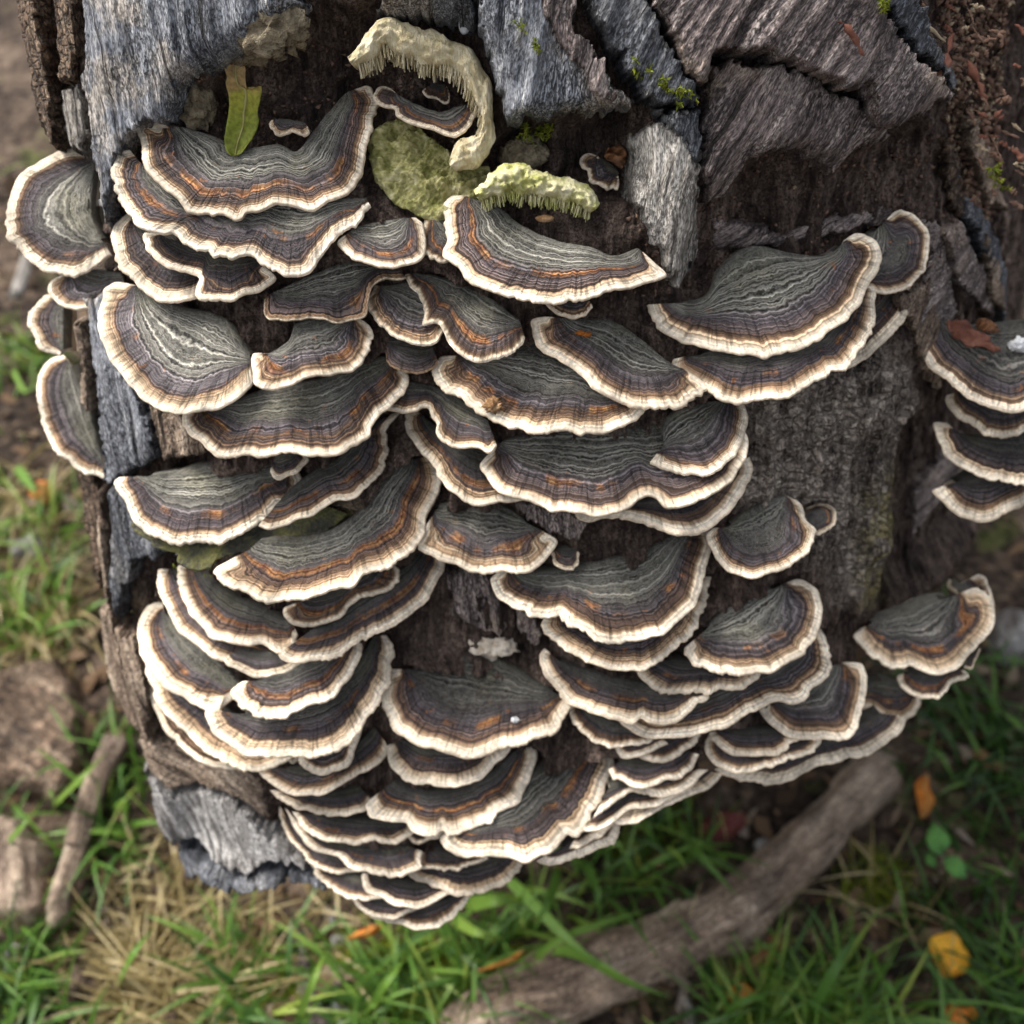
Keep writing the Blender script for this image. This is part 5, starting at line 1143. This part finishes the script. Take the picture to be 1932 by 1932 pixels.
# grass, straw, moss carpet, litter (nobody could count them)
def grass_material(name, stops):
    k = NT(name)
    c = k.attr('tone').outputs['Fac']
    return k.done(k.ramp(c, [(i / (len(stops) - 1), s) for i, s in enumerate(stops)]), .5, None, .4, .3)
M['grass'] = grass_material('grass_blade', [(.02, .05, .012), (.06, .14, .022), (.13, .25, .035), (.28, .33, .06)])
M['drygrass'] = grass_material('dry_grass', [(.10, .075, .03), (.30, .235, .10), (.56, .47, .26)])
M['mossy_ground'] = grass_material('ground_moss', [(.06, .085, .008), (.18, .23, .018), (.38, .41, .04)])
def field(name, patches, mat, lens, wid, droop, lean, seed, label, cat, tone=(.3, .75)):
    r = np.random.default_rng(seed); VV, FF, TT, m = [], [], [], 0
    for (x0, y0, x1, y1, ntuft, nb, spread) in patches:
        for _ in range(ntuft):
            c = gpt((r.uniform(x0, x1), r.uniform(y0, y1)))
            rt = c + np.stack([r.normal(size=nb) * spread, r.normal(size=nb) * spread, np.zeros(nb)], 1)
            rt[:, 2] = gz(rt[:, 0], rt[:, 1]) - .002
            a = r.uniform(0, 2 * np.pi) + r.normal(size=nb) * 1.3
            le = np.clip(r.normal(lean, .25, nb), .05, 2.2)
            d = np.stack([np.cos(a) * le, np.sin(a) * le, np.ones(nb)], 1); d /= np.linalg.norm(d, axis=1)[:, None]
            V, F = blades(rt, d, r.uniform(*lens, nb), r.uniform(*wid, nb), 5, droop, seed=int(r.integers(1e6)))
            VV.append(V); FF.append(F + m); m += len(V)
            TT.append(np.repeat(np.clip(r.normal(r.uniform(*tone), .16, nb), 0, 1), 12))
    V = np.concatenate(VV)
    mesh_obj(name, V, np.concatenate(FF), M[mat], None, {'tone': np.concatenate(TT)}, label=label, cat=cat, kind='stuff')
field('grass', [(420, 1810, 900, 1990, 24, 12, .008), (900, 1640, 1250, 1800, 10, 8, .010), (1400, 1870, 1660, 1990, 24, 16, .010),
                (-20, 1800, 70, 1960, 12, 12, .010), (0, 620, 90, 800, 8, 8, .012),
                (0, 850, 130, 1220, 16, 9, .012), (160, 1400, 250, 1600, 12, 9, .010), (700, 1740, 960, 1960, 14, 10, .010), (1230, 1560, 1330, 1680, 5, 8, .01), (-400, 1300, -30, 2100, 40, 12, .012), (1990, 1300, 2400, 2100, 40, 12, .012), (0, 1990, 1900, 2300, 60, 12, .012), (-500, 300, -30, 1200, 30, 10, .015)],
      'grass', (.03, .085), (.0018, .0046), .45, .9, 3, 'loose green grass growing round the log', 'grass')
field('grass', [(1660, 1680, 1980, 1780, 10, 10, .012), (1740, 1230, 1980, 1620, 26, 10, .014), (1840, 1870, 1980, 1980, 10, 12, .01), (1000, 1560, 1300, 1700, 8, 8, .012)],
      'grass', (.03, .08), (.0016, .004), .45, .9, 13, 'grass beyond the fallen branch, shade painted in as darker green', 'grass', (.02, .4))  # low tone range paints the log's shade into the blade colour
field('dry_grass', [(190, 1620, 430, 1880, 34, 9, .014), (230, 1860, 400, 1980, 26, 18, .009), (10, 1100, 140, 1240, 24, 10, .010), (380, 1690, 640, 1900, 20, 7, .016), (1640, 1640, 1750, 1760, 5, 6, .01), (0, 880, 120, 1100, 12, 9, .01), (1300, 1780, 1500, 1900, 6, 6, .012)],
      'drygrass', (.025, .08), (.0012, .0030), .5, 1.3, 4, 'tangle of pale dead grass and straw', 'grass')
field('ground_moss', [(640, 1790, 960, 1960, 120, 40, .007), (1150, 1500, 1280, 1640, 24, 30, .006), (1600, 1620, 1720, 1720, 16, 30, .006), (420, 1820, 620, 1960, 36, 30, .007), (20, 1120, 130, 1220, 14, 30, .006)],
      'mossy_ground', (.006, .018), (.0008, .0018), .2, .8, 5, 'yellow green moss carpet under the cluster tip', 'moss')
# longer bent blades, traced
LB = [[(955, 1655), (1030, 1730), (1090, 1790), (1170, 1852)], [(1055, 1640), (1035, 1700), (1005, 1760)], [(990, 1830), (1050, 1775), (1130, 1745), (1215, 1718)],
      [(1010, 1790), (1090, 1800), (1180, 1850), (1260, 1880)], [(1100, 1620), (1125, 1680), (1130, 1730)], [(880, 1710), (930, 1700), (990, 1702)], [(850, 1730), (900, 1760), (950, 1770)],
      [(1280, 1540), (1310, 1600), (1390, 1690)], [(0, 1605), (40, 1560), (78, 1515)], [(100, 1520), (150, 1470), (200, 1420)], [(220, 1860), (250, 1800), (290, 1750)], [(770, 1790), (782, 1840), (790, 1870)],
      [(700, 1900), (730, 1850), (770, 1800)], [(560, 1930), (590, 1850), (615, 1790)], [(1860, 1320), (1900, 1350), (1960, 1400)], [(1720, 1390), (1770, 1420), (1800, 1470)], [(20, 690), (50, 740), (75, 700)],
      [(30, 880), (60, 920), (80, 960)], [(1520, 1930), (1580, 1820), (1620, 1760)], [(1640, 1800), (1670, 1850), (1700, 1900)], [(1350, 1930), (1400, 1890), (1450, 1880)]]
r = np.random.default_rng(9); VV, FF, m = [], [], 0
for i, p in enumerate(LB):
    z = np.interp(np.linspace(0, 1, len(p)), [0, .5, 1], [.004, .05, .035])
    C = resample(np.array([gpt(q, z[j]) for j, q in enumerate(p)]), 14)
    tg = np.gradient(C, axis=0); s = np.cross(tg, np.array([0, -.3, 1.0]) + r.normal(size=3) * .2); s /= np.linalg.norm(s, axis=1)[:, None]
    w = .0030 * np.interp(np.linspace(0, 1, 14), [0, .15, .6, 1], [.7, 1, .85, .1])[:, None] * r.uniform(.7, 1.2)
    V = np.stack([C - s * w, C - UPZ * .0012, C + s * w], 1).reshape(-1, 3)
    VV.append(V); FF.append(gridfaces(3, 14) + m); m += len(V)
mesh_obj('grass', np.concatenate(VV), np.concatenate(FF), M['grass'], None, {'tone': np.repeat(r.uniform(.35, .8, len(LB)), 42)}, label='long bent green grass blades near the log', cat='grass', kind='stuff')
# leaf litter
r = np.random.default_rng(21)
n = 15000; x = r.uniform(-.7, .7, n); y = r.uniform(-.25, .95, n)
a = r.uniform(0, 6.28, n); Ls = .0012 + .010 * r.random(n) ** 2.5; Ws = Ls * r.uniform(.12, .8, n)
u = np.stack([np.cos(a), np.sin(a), r.normal(size=n) * .6], 1); w = np.stack([-np.sin(a), np.cos(a), r.normal(size=n) * .3], 1)
c = np.stack([x, y, gz(x, y) + r.uniform(.001, .006, n)], 1)
quad = [(-1, -.1), (-.3, -.9), (.5, -.6), (1.1, .1), (.2, .5), (-.4, 1)]
V = np.stack([c + u * (Ls * q[0])[:, None] + w * (Ws * q[1])[:, None] for q in quad], 1).reshape(-1, 3)
F = (np.arange(n) * 6)[:, None] + np.arange(6)[None]
k = NT('litter'); tn = k.attr('tone').outputs['Fac']
M['litter'] = k.done(k.ramp(tn, [(0, (.014, .010, .007)), (.35, (.06, .036, .020)), (.6, (.11, .066, .036)), (.85, (.17, .12, .075)), (1, (.26, .22, .18))]), .8, None, .2)
mesh_obj('leaf_litter', V, F, M['litter'], None, {'tone': np.repeat(r.uniform(0, 1, n) ** 1.3, 6)}, smooth=False, label='scattered brown leaf litter on the soil', cat='litter', kind='stuff')
for o_ in bpy.data.objects:
    if '_o' in o_: del o_['_o']
